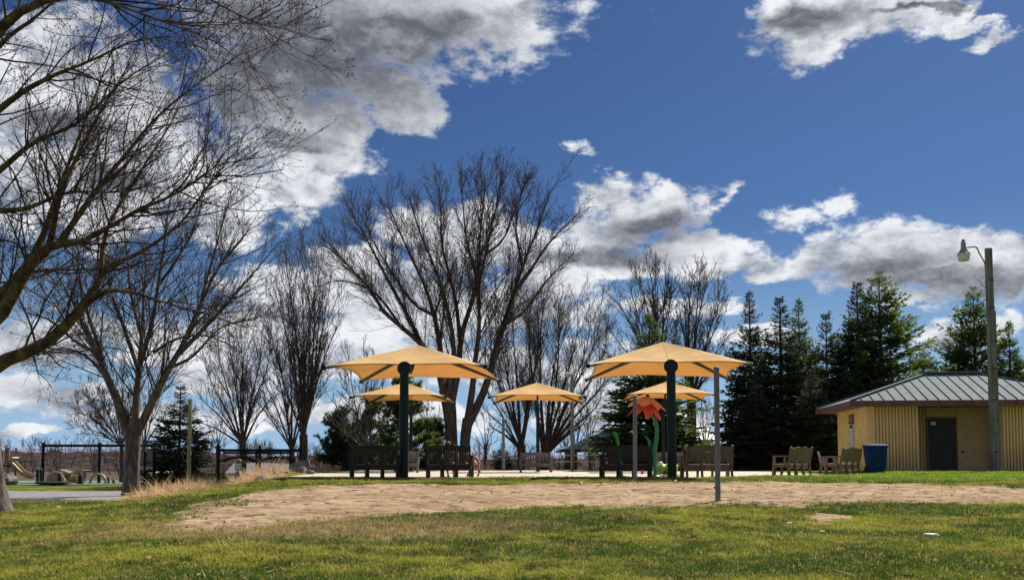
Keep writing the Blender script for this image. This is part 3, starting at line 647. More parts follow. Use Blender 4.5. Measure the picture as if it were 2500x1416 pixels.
bare_tree('ash_tree', 'tallest bare tree, two trunks fanning into a wide crown behind the shades', (tra[0][0][0], D6, gzf(tra[0][0][0], D6) - 0.2), [tra, trb], L6, [
    dict(dens=2.9, t0=0.15, ang=(16, 48), lenf=0.38, up=0.10, m=6, wob=0.09, rfac=0.0085, rmin=0.014, lmax=4.2, lmin=0.9),
    dict(dens=3.3, t0=0.10, ang=(18, 50), lenf=0.5, up=0.08, m=5, wob=0.12, rfac=0.008, rmin=0.010, lmax=2.2, lmin=0.45, src='both'),
    dict(dens=4.4, t0=0.10, ang=(20, 58), lenf=0.55, up=0.05, m=3, wob=0.14, rfac=0.008, rmin=0.0085, lmax=1.0, lmin=0.3)], bark='bark', twig='twig', flare=1.25)

def fan_tree(name, label, D, x, ybase, yfork, tips, w, up=0.12, dens=1.6, lmax=2.2, bark='bark', twig='twig_grey', group=None, rmin=0.011, levels=3, ang=(12, 38), cat='tree', zfix=None, lb=1.0):
    """A bare tree given by its base, fork and the tips of its stems."""
    tr = trunk_path(D, [(x, ybase), (x + 1, (ybase + yfork) / 2), (x, yfork)], [w, w * .92, w * .9], 8)
    specs = []
    for i, (tx, ty) in enumerate(tips):
        q = random.Random(hash((x, i)) & 0xffff); k1, k2 = 0.35, 0.7; bow = q.uniform(-0.04, 0.04) * (yfork - ty)
        dx = tx - x
        pts = [(x + q.uniform(-.12, .12) * w, yfork + (ybase - yfork) * 0.12), (x + dx * 0.34 * lb + bow, yfork + (ty - yfork) * k1), (x + dx * 0.68 * lb + bow, yfork + (ty - yfork) * k2), (tx, ty)]
        s = w * q.uniform(0.26, 0.46); specs.append((pts, [s, s * .7, s * .4, 2.2], q.uniform(-1, 1) * abs(yfork - ty) * D / FPX * 0.28))
    L = px_limbs(D, specs, 12, .93)
    lv = [dict(dens=dens * 1.5, t0=0.08, ang=ang, lenf=0.42, up=up, m=5, wob=0.09, rfac=0.009, rmin=rmin * 1.25, lmax=lmax, lmin=0.5),
          dict(dens=dens * 1.8, t0=0.08, ang=(20, 52), lenf=0.5, up=up * .8, m=4, wob=0.12, rfac=0.008, rmin=rmin, lmax=lmax * .5, lmin=0.3, src='both'),
          dict(dens=dens * 2.3, t0=0.1, ang=(20, 50), lenf=0.5, up=up * .8, m=3, wob=0.13, rfac=0.008, rmin=rmin * .8, lmax=lmax * .28, lmin=0.2)][:levels]
    bx = tr[0][0][0]; bz = gzf(bx, D) - 0.2 if zfix is None else zfix
    t0 = tr[0].copy(); t0[0, 2] = min(t0[0, 2], bz)
    return bare_tree(name, label, (bx, D, bz), [(t0, tr[1])], L, lv, bark=bark, twig=twig, group=group, flare=1.15, cat=cat)
BG = 'bare trees behind the splash pad'
fan_tree('bare_tree', 'narrow upright bare tree of many close straight stems', 46, 741, 1165, 1060, [(650, 650), (668, 620), (690, 600), (706, 592), (722, 585), (740, 582), (757, 590), (775, 600), (795, 615), (815, 640), (838, 690), (640, 720), (852, 740), (700, 700), (780, 690)], 25, dens=1.55, lmax=2.3, ang=(12, 34), up=0.13, lb=0.95, rmin=.009)
fan_tree('bare_tree', 'small bare tree just beside the narrow upright one', 49, 712, 1165, 1090, [(612, 900), (625, 830), (650, 780), (672, 750), (700, 760), (735, 800), (690, 860), (775, 900), (640, 960)], 16, lb=1.32, dens=1.8, lmax=2.2, ang=(15, 42), rmin=.009)
fan_tree('bare_tree', 'bare tree rising through the climbing frame by the green sign', 47, 592, 1170, 1075, [(475, 925), (500, 850), (530, 790), (556, 760), (585, 765), (612, 745), (640, 780), (665, 830), (690, 900), (460, 1000), (520, 940)], 21, lb=1.32, dens=1.9, lmax=2.4, ang=(15, 42), rmin=.009)
fan_tree('bare_tree', 'bare spreading tree with trunks behind the middle small shade', 54, 1272, 1162, 1085, [(1185, 880), (1200, 800), (1225, 740), (1250, 715), (1280, 700), (1305, 690), (1325, 705), (1165, 960), (1190, 1020), (1215, 840)], 26, lb=1.32, dens=1.75, lmax=2.7, ang=(15, 42), rmin=.009)
fan_tree('bare_tree', 'dense bare tree beside the grey floodlight pole', 55, 1330, 1162, 1105, [(1300, 720), (1330, 700), (1352, 700), (1380, 720), (1410, 700), (1440, 715), (1470, 700), (1482, 770), (1490, 860), (1470, 940), (1440, 1000), (1395, 820)], 30, lb=1.32, dens=1.7, lmax=2.8, ang=(15, 42), rmin=.009)
fan_tree('bare_tree', 'tall bare tree rising from behind the big spruce', 66, 1612, 1170, 960, [(1500, 720), (1530, 680), (1552, 650), (1580, 622), (1600, 628), (1628, 640), (1645, 690), (1660, 760), (1470, 780), (1545, 800), (1460, 850)], 30, dens=1.5, lmax=2.8, ang=(14, 40), rmin=0.014)
fan_tree('bare_tree', 'tall bare tree between the big spruce and the row of spruces', 68, 1688, 1170, 960, [(1655, 740), (1672, 700), (1695, 650), (1712, 640), (1735, 662), (1760, 690), (1785, 740), (1795, 800), (1780, 860), (1640, 800)], 28, dens=1.5, lmax=2.8, ang=(14, 40), rmin=0.014)
fan_tree('bare_tree', 'small reddish bare tree behind the swing frame', 56, 297, 1175, 1075, [(170, 1020), (185, 970), (210, 930), (240, 905), (275, 890), (300, 900), (330, 930), (200, 1050)], 13, lb=1.32, dens=2.8, lmax=2.0, twig='twig')
fan_tree('bare_tree', 'slim bare tree between the maple on the mound and the spruce', 60, 352, 1175, 1080, [(340, 930), (360, 900), (385, 890), (410, 930), (425, 980), (325, 960)], 11, dens=1.6, lmax=1.8, twig='twig')
fan_tree('bare_tree', 'pale twisting bare tree in front of the dark pines', 47, 893, 1165, 1095, [(800, 960), (820, 890), (850, 850), (885, 830), (915, 860), (945, 910), (965, 980), (790, 1020)], 15, dens=1.9, lmax=1.9, twig='twig_grey')
fan_tree('bare_tree', 'thin bare tree between the pines and the twin trunks', 58, 1040, 1165, 1085, [(1000, 1000), (1018, 960), (1040, 945), (1060, 955), (1080, 990)], 9, dens=1.6, lmax=1.5)
for i, (x, y, D, lab) in enumerate([(1405, 935, 80, 'far bare tree over the pavilion roof'), (1440, 960, 84, 'far bare tree behind the pavilion, nearer the big spruce'), (1382, 1010, 76, 'low bare tree behind the picnic table'),
                                    (1722, 950, 84, 'far bare tree above the white barn roof'), (530, 1000, 75, 'thin far bare tree beside the lone spruce'), (1185, 1000, 78, 'far bare tree between the twin trunks and the small shade')]):
    fan_tree('bare_tree', lab, D, x, 1165, 1090, [(x - 45, y + 60), (x - 28, y + 20), (x - 10, y), (x + 12, y + 4), (x + 30, y + 25), (x + 48, y + 70)], 10, dens=0.85, lmax=2.4, rmin=0.016, group=None)

def spruce_meshes(name, H, Rb, seed, whorl=0.24, nb=14, elev=(-12, 34), loose=1.0, mat='spruce', card=0.17, power=1.08, dens=1.15, crook=0.0):
    r = np.random.default_rng(seed)
    trunk = tubes(np.array([[[0, 0, H * t] for t in np.linspace(0, 0.985, 8)]]), np.array([np.linspace(H * 0.016, 0.012, 8)]), 8)
    zs = np.arange(0.02 * H, H * 0.985, whorl); zs = zs + r.normal(0, whorl * .22, len(zs))
    t = np.repeat(zs, nb) / H; n = len(t); t = np.clip(t + r.normal(0, .007, n), 0.01, 0.99)
    L = (Rb * (1 - t) ** power + 0.08) * r.uniform(0.72, 1.15, n) * (1 + crook * r.normal(0, 1, n))
    L *= np.where(r.random(n) < 0.09 * loose, 1.28, 1.0); L = np.maximum(L, 0.08)
    azm = r.uniform(0, 2 * np.pi, n); e = np.radians(elev[0] + (elev[1] - elev[0]) * t ** 1.3 + r.normal(0, 7, n))
    m = 8; s = np.linspace(0, 1, m)
    rad = L[:, None] * s * np.cos(e)[:, None]; hz = t[:, None] * H + L[:, None] * (np.sin(e)[:, None] * s - 0.18 * s * s * (1 - t[:, None]) + 0.16 * s ** 3)
    B = np.stack([rad * np.cos(azm)[:, None], rad * np.sin(azm)[:, None], hz], -1)
    br = tubes(B, np.maximum(np.outer(L * 0.010 + 0.004, np.linspace(1, .3, m)), 0.003), 3)
    # branchlets
    cnt = np.maximum(7, (L * 14 * dens).astype(int)); ix = np.repeat(np.arange(n), cnt); q = len(ix)
    u = 0.10 + 0.90 * r.random(q) ** 0.8; si = u * (m - 1.001); i = si.astype(int); f = (si - i)[:, None]
    pos = B[ix, i] * (1 - f) + B[ix, i + 1] * f; tan = unit(B[ix, i + 1] - B[ix, i])
    sd = np.where(r.random(q) < 0.5, 1, -1)[:, None]; perp = unit(np.cross(tan, [0, 0, 1.0])) * sd
    a = np.radians(r.uniform(25, 62, q))[:, None]; d = unit(np.cos(a) * tan + np.sin(a) * perp + np.stack([np.zeros(q), np.zeros(q), r.normal(-0.10, 0.22, q)], -1))
    small = np.clip(0.35 + L[ix] * .7, .35, 1); bl = (0.34 * L[ix] * (1 - u) + 0.13 * small) * r.uniform(0.7, 1.3, q)
    k = np.maximum(2, (bl / (card * 0.30)).astype(int)); jx = np.repeat(np.arange(q), k); c = len(jx)
    w = r.random(c)[:, None]; p0 = pos[jx] + d[jx] * bl[jx][:, None] * w
    dd_ = unit(d[jx] + r.normal(0, 0.34, (c, 3)) * np.array([1, 1, .6])); sidev = unit(np.cross(dd_, r.normal(size=(c, 3))))
    cl = (card * r.uniform(0.6, 1.2, c) * small[jx])[:, None]; cw = cl * 0.21
    V = np.stack([p0, p0 + dd_ * cl * .5 + sidev * cw, p0 + dd_ * cl, p0 + dd_ * cl * .5 - sidev * cw], 1).reshape(-1, 3)
    F = np.arange(c * 4).reshape(-1, 4)
    tv = np.vstack([trunk[0], br[0]]); tf = np.vstack([trunk[1], br[1] + len(trunk[0])])
    return np_mesh(name + '_trunk', tv, tf, 'spruce_bark'), np_mesh(name + '_crown', V, F, mat, smooth=False)
SP = [spruce_meshes('spruce_a', 9.0, 2.3, 1), spruce_meshes('spruce_b', 9.0, 2.0, 2, elev=(-10, 30), mat='spruce_dark'),
      spruce_meshes('spruce_c', 10.0, 3.3, 3, whorl=0.31, nb=12, elev=(2, 42), loose=3, power=0.85, card=0.17, dens=0.95, crook=0.10),
      spruce_meshes('spruce_d', 5.0, 1.7, 4, whorl=0.19, card=0.12, dens=1.2, mat='spruce_dark', power=.95)]
SPH = [9.0, 9.0, 10.0, 5.0]; SPR = [2.3, 2.0, 3.3, 1.7]
def spruce(label, kind, D, x, ytop, ybase, halfw, rz, group='spruces along the far side of the pad'):
    top = P(x, ytop, D); base = P(x, ybase, D); bz = gzf(base.x, D) - 0.1; H = top.z - bz
    r = thing('spruce_tree', label, 'tree', (base.x, D, bz), rz, group)
    sc = H / SPH[kind]; sr = 1.24 * halfw * D / FPX / SPR[kind]
    for nm, me in (('trunk', SP[kind][0]), ('crown', SP[kind][1])):
        o = obj(nm, me, None, r); o.scale = (sr, sr, sc)
spruce('lone spruce left of the climbing frame, behind the tall timber post', 3, 46, 436, 938, 1172, 82, 0.4, None)
spruce('broad dark spruce rising behind the flower sculpture and shade', 0, 47, 1588, 765, 1152, 140, 1.0)
spruce('pointed spruce nearest the big shade in the spruce row', 1, 52, 1836, 708, 1150, 92, 2.0)
spruce('spruce behind the first angled bench with a slim spire', 1, 49, 1911, 722, 1150, 118, 3.3)
spruce('spruce with a paler green side, second spire from the angled benches', 0, 54, 1957, 728, 1150, 95, 4.1)
spruce('thin-topped smaller spruce beside the building corner', 3, 50, 2024, 758, 1150, 80, 5.2)
spruce('narrow spire of the pair over the end of the roof', 1, 50, 2102, 686, 1150, 110, 0.7)
spruce('tallest loose spruce with upswept boughs above the metal roof', 2, 52, 2157, 664, 1150, 168, 1.9)
spruce('spruce seen behind the lamp post', 2, 56, 2389, 702, 1150, 135, 2.9)
spruce('lower spruce past the lamp post over the roof hip', 0, 55, 2474, 782, 1150, 90, 4.4)
spruce('small spruce filling in low behind the angled benches', 1, 46.5, 1850, 930, 1150, 85, 0.9)
spruce('small spruce low beside the building wall', 1, 45.5, 1985, 900, 1150, 80, 2.6)
spruce('bushy spruce low behind the roof', 2, 57, 2262, 850, 1150, 110, 5.5)
spruce('small spruce on the bank between the twin trunks and grey bench', 3, 56, 1228, 1080, 1160, 40, 3.0, None)
spruce('tiny spruce beside the climbing frame base', 3, 44, 543, 1140, 1172, 18, 1.0, None)

def pine(label, D, x, ytop, ybase, halfw, seed, nl=26):
    r = np.random.default_rng(seed); base = P(x, ybase, D); bz = gzf(base.x, D) - 0.1; H = P(x, ytop, D).z - bz; Rb = halfw * D / FPX
    root = thing('pine_tree', label, 'tree', (base.x, D, bz))
    t = r.uniform(0.10, 0.97, nl * 3); a = r.uniform(0, 6.28, nl * 3); L = Rb * np.clip(1.15 * np.sqrt(1 - t) * r.uniform(.5, 1.1, nl * 3), .1, 1)
    m = 6; s = np.linspace(0, 1, m); e = r.uniform(0.0, 0.5, nl * 3)
    B = np.stack([L[:, None] * s * np.cos(a)[:, None], L[:, None] * s * np.sin(a)[:, None], t[:, None] * H * 0.93 + L[:, None] * (e[:, None] * s + 0.15 * s * s)], -1)
    tv, tf = tubes(np.array([[[0.1 * math.sin(k), 0, H * k / 7 * .95] for k in range(8)]]), np.array([np.linspace(H * .02, .02, 8)]), 8)
    bv, bf = tubes(B, np.outer(L * .018 + .01, np.linspace(1, .3, m)), 4)
    obj('trunk', np_mesh('trunk', np.vstack([tv, bv]), np.vstack([tf, bf + len(tv)]), 'spruce_bark'), None, root)
    q = len(L) * 17; ix = r.integers(0, len(L), q); u = r.uniform(.35, 1.02, q)[:, None]
    c = B[ix, 0] * (1 - u) + B[ix, -1] * u + r.normal(0, .16, (q, 3)) * np.array([1, 1, .6])
    k = 30; c = np.repeat(c, k, 0); n = len(c); d = unit(r.normal(size=(n, 3)) + [0, 0, .35]); ln = r.uniform(.10, .24, n)[:, None]
    p0 = c + d * .02; sv = unit(np.cross(d, r.normal(size=(n, 3)))) * ln * .11
    V = np.stack([p0 - sv, p0 + sv, p0 + d * ln], 1).reshape(-1, 3)
    obj('crown', np_mesh('crown', V, np.arange(n * 3).reshape(-1, 3), 'spruce'if seed % 2 else 'spruce_dark', smooth=False), None, root)
pine('dark ragged pine left of the first bench, crown leaning over the bank', 50, 832, 985, 1160, 62, 20, 15)
pine('broad green pine behind the post of the large shade', 52, 985, 905, 1160, 92, 21, 26)
pine('low pine between the broad pine and the twin trunks', 54, 1062, 1020, 1160, 42, 22, 12)
pine('pine behind the first bench', 55, 905, 940, 1160, 66, 25, 18)
# ---------------------------------------------------------------- far hills and woods
def hill(name, y0, y1, tops, mat, label):
    """A real ridge: a strip of terrain rising from y0 to its crest at y1 and falling behind."""
    fx = 2.2 if y0 < 900 else 9.0; xs_ = np.concatenate([np.arange(-900, -0.6 * y1, 30.0), np.arange(-0.6 * y1, .35 * y1, fx), np.arange(.35 * y1, 901, 30.0)]); ys_ = np.concatenate([np.linspace(y0, y1, 34), np.linspace(y1 + 20, 2 * y1 - y0, 6)])
    X, Y = np.meshgrid(xs_, ys_); crest = np.interp(X * 1.0, *zip(*tops))
    s = np.clip(1 - np.abs(Y - y1) / (y1 - y0), 0, 1); Z = -4.2 + (crest + 4.2) * s ** 0.7 + (fbm(X, Y, 0.03, 3, 2.0) * 5 + fbm(X, Y, 0.16 * (1 if y0 < 900 else .35), 4, 7.0) * (5.5 if y0 < 900 else 9)) * s ** .5
    idx = np.arange(X.size).reshape(X.shape); F = np.stack([idx[:-1, :-1], idx[:-1, 1:], idx[1:, 1:], idx[1:, :-1]], -1).reshape(-1, 4)
    o = obj(name, np_mesh(name, np.stack([X, Y, Z], -1).reshape(-1, 3), F, mat), None); tag(o, label, kind='structure'); return o
M['woodland'] = material('winter_woodland', (0.062, 0.050, 0.048), 1.0, scale=0.16, spec=0.0, world_space=True, col2=(0.020, 0.017, 0.017), detail=9)
M['woodland_hazed'] = material('hazed_winter_woodland', (0.15, 0.155, 0.215), 1.0, scale=0.03, spec=0.0, world_space=True, col2=(0.11, 0.115, 0.17), detail=8)  # bluish distance haze is put into this woodland colour; no air is modelled
hill('hills', 330, 520, [(-900, 3), (-320, 6), (-230, 5), (-160, 4), (-60, 1), (-20, 1), (60, 2), (900, 5)], 'woodland', 'low wooded ridge beyond the park')
hill('hills', 1500, 1900, [(-900, 26), (-700, 24), (-500, 14), (-300, 12), (-120, 12), (-70, 19), (-30, 17), (40, 12), (300, 10), (900, 14)], 'woodland_hazed', 'bluish distant hills on the horizon')
def tree_mass():
    """Far woods: one bare tree shape repeated, too many to count."""
    r = np.random.default_rng(5); V, F = [], []; off = 0
    base = (np.array([[[0, 0, 0], [0, 0, 3], [0, 0, 6]]]), np.array([[.35, .3, .2]])); sh = []
    for k in range(4):
        st = rng
        p1 = grow(np.array([[[0, 0, 0.5], [0.2, 0, 3], [0, .2, 6.5], [0, 0, 9]]]), np.array([[.35, .3, .2, .1]]), dens=1.5, t0=.1, ang=(25, 60), lenf=.6, up=.18, m=4, rfac=.03, rmin=.07, lmax=6, lmin=2)
        p2 = grow(*p1, dens=.75, t0=.2, ang=(20, 60), lenf=.6, up=.12, m=3, rfac=.03, rmin=.055, lmax=3.5, lmin=1.2)
        a = tubes(*p1, 3); b = tubes(*p2, 3); sh.append((np.vstack([a[0], b[0]]), np.vstack([a[1], b[1] + len(a[0])])))
    tops = [(-900, 3), (-320, 6), (-230, 5), (-160, 4), (-60, 1), (-20, 1), (60, 2), (900, 5)]
    for k in range(330):
        y = r.uniform(230, 520); x = r.uniform(-0.56, 0.16) * y
        if abs(x) > 330: continue
        v, f = sh[k % 4]; s = r.uniform(.55, 1.1); a = r.uniform(0, 6.28); c, q = math.cos(a), math.sin(a)
        s3 = min(1, max(0, (y - 330) / 190)) ** 0.7; z = -4.2 + (np.interp(x, *zip(*tops)) + 4.2) * s3
        w = np.stack([v[:, 0] * c - v[:, 1] * q, v[:, 0] * q + v[:, 1] * c, v[:, 2]], -1) * s + [x, y, z - .3]
        V.append(w); F.append(f + off); off += len(v)
    return np_mesh('far_woods', np.vstack(V), np.vstack(F), 'far_twig')
tag(obj('far_woods', tree_mass(), None), 'leafless purple brown woods on the far ridge', kind='stuff')

# ---------------------------------------------------------------- far houses, barn, pavilion
def ring(x, z, w, h, t=.1, y0=-.09, y1=.0):
    V = [(x + sx * (w / 2 + e), y, z + sz * (h / 2 + e)) for y in (y0, y1) for e in (0, t) for sx, sz in ((-1, -1), (1, -1), (1, 1), (-1, 1))]; F = []
    for i in range(4):
        j = (i + 1) % 4; F += [(i, 4 + i, 4 + j, j), (8 + i, 8 + j, 12 + j, 12 + i), (4 + i, 12 + i, 12 + j, 4 + j), (i, j, 8 + j, 8 + i)]
    return MB().add(V, F)
def house(name, label, cat, px0, px1, pye, pyr, D, wall, roof, z0, depth=9.0, hip=0.0, windows=()):
    a = P(px0, pye, D); b = P(px1, pye, D); rz = P(px0, pyr, D + depth / 2).z; w = b.x - a.x; h = a.z - z0
    t = thing(name, label, cat, ((a.x + b.x) / 2, D, z0))
    obj('wall', MB().box((0, depth / 2, h / 2), (w, depth, h)), wall, t)
    o = 0.35; hw = w / 2 + o; rr = rz - z0; f = hip * hw
    m = MB().add([(-hw, -o, h), (hw, -o, h), (hw, depth + o, h), (-hw, depth + o, h), (-hw + f, depth / 2, rr), (hw - f, depth / 2, rr)], [(0, 1, 5, 4), (1, 2, 5), (2, 3, 4, 5), (3, 0, 4), (3, 2, 1, 0)])
    obj('roof', m, roof, t, smooth=0)
    for (u, zz, ww, hh) in windows:
        wn = obj('window', MB().box((u * w / 2, -0.04, zz), (ww, 0.08, hh)), 'glass', t); obj('frame', ring(u * w / 2, zz, ww, hh), 'white', wn)
    return t
house('house', 'far grey roofed house behind the green sign', 'house', 556, 640, 1154, 1130, 150, 'siding', 'shingle', -3.0, windows=[(-.6, 1.0, .9, 1.0), (.45, 1.0, .9, 1.0)])
house('house', 'far beige house with a wide roof beyond the climbing frame', 'house', 640, 702, 1150, 1131, 165, 'beige', 'beige', -3.0, hip=.2, windows=[(-.6, 1.3, 1.0, 1.0)])
house('house', 'far pale house seen between the maple and the swing posts', 'house', 335, 380, 1140, 1128, 170, 'white', 'shingle', -3.0, windows=[(0, 1.4, 1.2, .9)])
house('barn', 'white roofed building behind the big spruce', 'building', 1672, 1755, 1094, 1040, 88, 'siding', 'white', -2.0, depth=11, hip=0.15)
pv = P(1442, 1097, 60); hw = 3.6; e0 = P(1370, 1097, 60)
t = thing('pavilion', 'open picnic pavilion with low green-grey hip roof', 'pavilion', (e0.x + hw, 60, -1.2)); zz = e0.z + 1.2
rf = obj('roof', MB().add([(-hw, 0, zz), (hw, 0, zz), (hw, 6, zz), (-hw, 6, zz), (-0.5, 3, zz + 1.35), (.5, 3, zz + 1.35)], [(0, 1, 5, 4), (1, 2, 5), (2, 3, 4, 5), (3, 0, 4), (3, 2, 1, 0)]), 'roofmetal', t, smooth=0)
obj('fascia', MB().box((0, -.03, zz - .08), (2 * hw + .06, .06, .2)).box((-hw - .03, 3, zz - .08), (.06, 6.0, .2)).box((hw + .03, 3, zz - .08), (.06, 6.0, .2)), 'fascia', t)
for sx in (-1, 0, 1):
    for y in (.5, 5.5): obj('post', MB().box((sx * 2.75, y, zz / 2 - .05), (.16, .16, zz - .1)), 'fascia', t)

# ---------------------------------------------------------------- tan park building
ANG = R(-6); c0 = P(2119, 1152, 36.2); BZ = 0.0
bt = thing('park_building', 'low tan block building with ribbed walls, maroon fascia and grey-green hip roof', 'building', (c0.x, 36.2, BZ), ANG)
EH = 2.62                                                   # wall height
def fins(u0, u1, v, z0, z1, pitch=0.115, d=0.085, flip=1):
    m = MB(); n = int((u1 - u0) / pitch); st = []
    rr = random.Random(int(u0 * 100))
    for i in range(n):
        a = u0 + (u1 - u0) * i / n; p = (u1 - u0) / n; j = rr.uniform(-.008, .008)
        st += [(a, 0), (a + p * .12, -d + j), (a + p * .55, -d + j), (a + p * .67, 0)]
    st.append((u1, 0)); vs = [(a, v + b, z) for a, b in st for z in (z0, z1)]
    fs = [(2 * i, 2 * i + 2, 2 * i + 3, 2 * i + 1) for i in range(len(st) - 1)]
    return m.add(vs, fs)
WL = 8.6; DP = 4.75
wall = MB()
wall.box((WL / 2, (DP + 1.02) / 2, EH / 2), (WL - 0.02, DP - 1.02, EH - .01))          # core, behind the recess line
wall.box((0.95, 0.535, EH / 2), (1.88, 0.97, EH - .01))                      # front blocks either side of the recess
wall.box(((4.98 + WL) / 2, 0.535, EH / 2), (WL - 4.98 - .02, 0.97, EH - .01))
obj('wall', wall, 'stucco', bt, smooth=0)
obj('ribbed_wall', fins(0.22, 1.92, 0.045, 0.0, EH), 'ribblock', bt, smooth=0)
obj('ribbed_wall', fins(4.98, WL, 0.045, 0.0, EH), 'ribblock', bt, smooth=0)
rv = 1.25 - 0.27
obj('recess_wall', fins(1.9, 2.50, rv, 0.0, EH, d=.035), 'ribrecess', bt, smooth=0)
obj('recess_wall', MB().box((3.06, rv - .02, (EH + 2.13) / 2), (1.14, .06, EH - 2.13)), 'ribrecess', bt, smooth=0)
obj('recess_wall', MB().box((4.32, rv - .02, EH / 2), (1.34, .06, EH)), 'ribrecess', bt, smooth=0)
dr = obj('door', MB().box((3.06, rv - .01, 1.065), (1.02, .06, 2.10)), 'door', bt, smooth=0)
obj('handle', MB().tube([(2.66, rv - .07, .93), (2.66, rv - .12, .93), (2.74, rv - .12, .93)], .013, 8), 'galv', dr)
for hz_ in (1.0, 1.8): obj('hinge', MB().box((3.565, rv - .05, hz_), (.02, .03, .1)), 'galv', dr)
df = MB()
for sx in (-1, 1): df.box((3.06 + sx * .545, rv - .03, 1.085), (.06, .10, 2.17))
df.box((3.06, rv - .03, 2.16), (1.03, .10, .06)); fo = obj('door_frame', df, 'fascia', bt, smooth=0)
sg = obj('door_sign', MB().box((2.76, rv - .047, 1.93), (.19, .012, .12)), 'signtan', dr, smooth=0)
obj('threshold', MB().box((3.06, rv - .12, .02), (1.0, .16, .04)), 'galv', bt)
obj('second_door', MB().box((4.90, .60, 1.05), (.05, .5, 2.1)), 'door', bt)
obj('hose_outlet', MB().lathe([(.035, 0), (.045, .02), (.02, .04)], (0, 0, 0), 12), 'darkhole', bt, loc=(3.82, rv - .08, .82)).rotation_euler = (R(90), 0, 0)
obj('soffit_lamp', MB().box((3.05, .35, EH - .04), (.42, .16, .09)), 'darkhole', bt)
# roof: eaves rectangle, ridge, one part per standing-seam panel
OV = 0.62; x0, x1, y0, y1 = -0.72, WL + .7, -OV, DP + OV; ym = (y0 + y1) / 2; ZE = EH + .12; RZ = 4.0 - BZ
ra, rb = 3.05, 4.9
def zroof(x, y):
    return ZE + (RZ - ZE) * min((y - y0) / (ym - y0), (y1 - y) / (y1 - ym), (x - x0) / (ra - x0), (x1 - x) / (x1 - rb))
def hipy(x):
    if x < ra: return y0 + (ym - y0) * (x - x0) / (ra - x0)
    if x > rb: return y0 + (ym - y0) * (x1 - x) / (x1 - rb)
    return ym
roof = obj('roof', MB().add([(x0, y0, ZE - .02), (x1, y0, ZE - .02), (x1, y1, ZE - .02), (x0, y1, ZE - .02), (ra, ym, RZ - .02), (rb, ym, RZ - .02)], [(0, 1, 5, 4), (1, 2, 5), (2, 3, 4, 5), (3, 0, 4), (3, 2, 1, 0)]), 'roofmetal', bt, smooth=0)
npn = 25
for i in range(npn):
    a = x0 + (x1 - x0) * i / npn; b = x0 + (x1 - x0) * (i + 1) / npn; g_ = .012
    for fr in (0, 1):
        f = (lambda p: (p[0], y0 + y1 - p[1], p[2])) if fr else (lambda p: p)
        ha, hb = hipy(a + g_), hipy(b - g_); pts = [(a + g_, y0 - .02), (b - g_, y0 - .02), (b - g_, hb)]
        if a < ra < b: pts.append((ra, ym))
        if a < rb < b: pts.append((rb, ym))
        pts.append((a + g_, ha)); sl = (RZ - ZE) / (ym - y0)
        q = [f((x, y, ZE + (y - y0) * sl)) for x, y in pts]
        m = MB().slab(q if not fr else q[::-1], (0, 0, .012))
        if b < x1 - .05: m.bar(f((b, y0 - .02, ZE + .03)), f((b, hipy(b) - .02, ZE + .03 + (hipy(b) - .02 - y0) * sl)), .014, .034)
        obj('roof_panel', m, 'roofmetal', roof, smooth=0)
nps = 14
for i in range(nps):
    for sd_ in (0, 1):
        a = y0 + (y1 - y0) * i / nps; b = y0 + (y1 - y0) * (i + 1) / nps; ex = ra - x0
        hx = lambda y: x0 + ex * min((y - y0) / (ym - y0), (y1 - y) / (y1 - ym))
        pts = [(x0 - .02, a + .012), (x0 - .02, b - .012), (hx(b - .012), b - .012), (hx(a + .012), a + .012)]; sl = (RZ - ZE) / ex
        q = [(x, y, ZE + (x - x0) * sl + .002) for x, y in pts]
        if sd_: q = [(x1 - (x - x0) * (x1 - rb) / ex, y, z) for x, y, z in q]
        m = MB().slab(q[::-1] if not sd_ else q, (0, 0, .012))
        obj('roof_panel', m, 'roofmetal', roof, smooth=0)
cap = MB()
for p, q in (((x0, y0), (ra, ym)), ((x0, y1), (ra, ym)), ((x1, y0), (rb, ym)), ((x1, y1), (rb, ym))): cap.bar((*p, ZE + .045), (*q, RZ + .045), .13, .05)
cap.box(((ra + rb) / 2, ym, RZ + .05), (rb - ra + .5, .34, .07)); obj('ridge_cap', cap, 'roofmetal', roof, smooth=0)
fz = ZE - .12
for c, s in ((((x0 + x1) / 2, y0 - .03, fz), (x1 - x0 + .12, .05, .21)), (((x0 + x1) / 2, y1 + .03, fz), (x1 - x0 + .12, .05, .21)), ((x0 - .03, ym, fz), (.05, y1 - y0, .21)), ((x1 + .03, ym, fz), (.05, y1 - y0, .21))):
    obj('fascia', MB().box(c, s), 'fascia', bt, smooth=0)
obj('soffit', MB().box(((x0 + x1) / 2, ym, ZE - .17), (x1 - x0 - .02, y1 - y0 - .02, .03)), 'soffit', bt, smooth=0)
# signs on the side wall (each lies on the wall: brown plaque above, blue and white board below)
sv = 2.25
pl = obj('plaque', MB().box((-.025, sv, 2.17), (.05, .66, .34)), 'signbrown', bt, smooth=0)
obj('plaque_edge', MB().box((-.03, sv, 2.32), (.055, .68, .05)).box((-.03, sv, 2.00), (.055, .68, .05)), 'fascia', pl, smooth=0)
board = thing('sign_board', 'tall narrow white sign with blue bands on the end wall of the tan building', 'sign', (0, 0, 0))
Mw = Matrix.Translation((c0.x, 36.2, BZ)) @ Matrix.Rotation(ANG, 4, 'Z')
board.matrix_world = Mw @ Matrix.Translation((-.02, sv, 1.0))
obj('panel', MB().box((0, 0, .0), (.03, .50, 1.75 - .30)), 'white', board, loc=(0, 0, .22), smooth=0)
obj('blue_band', MB().box((-.018, 0, .86), (.006, .50, .13)).box((-.018, 0, -.05), (.006, .50, .16)).box((-.018, .235, .36), (.006, .03, .9)).box((-.018, -.235, .36), (.006, .03, .9)), 'signblue', board, smooth=0)
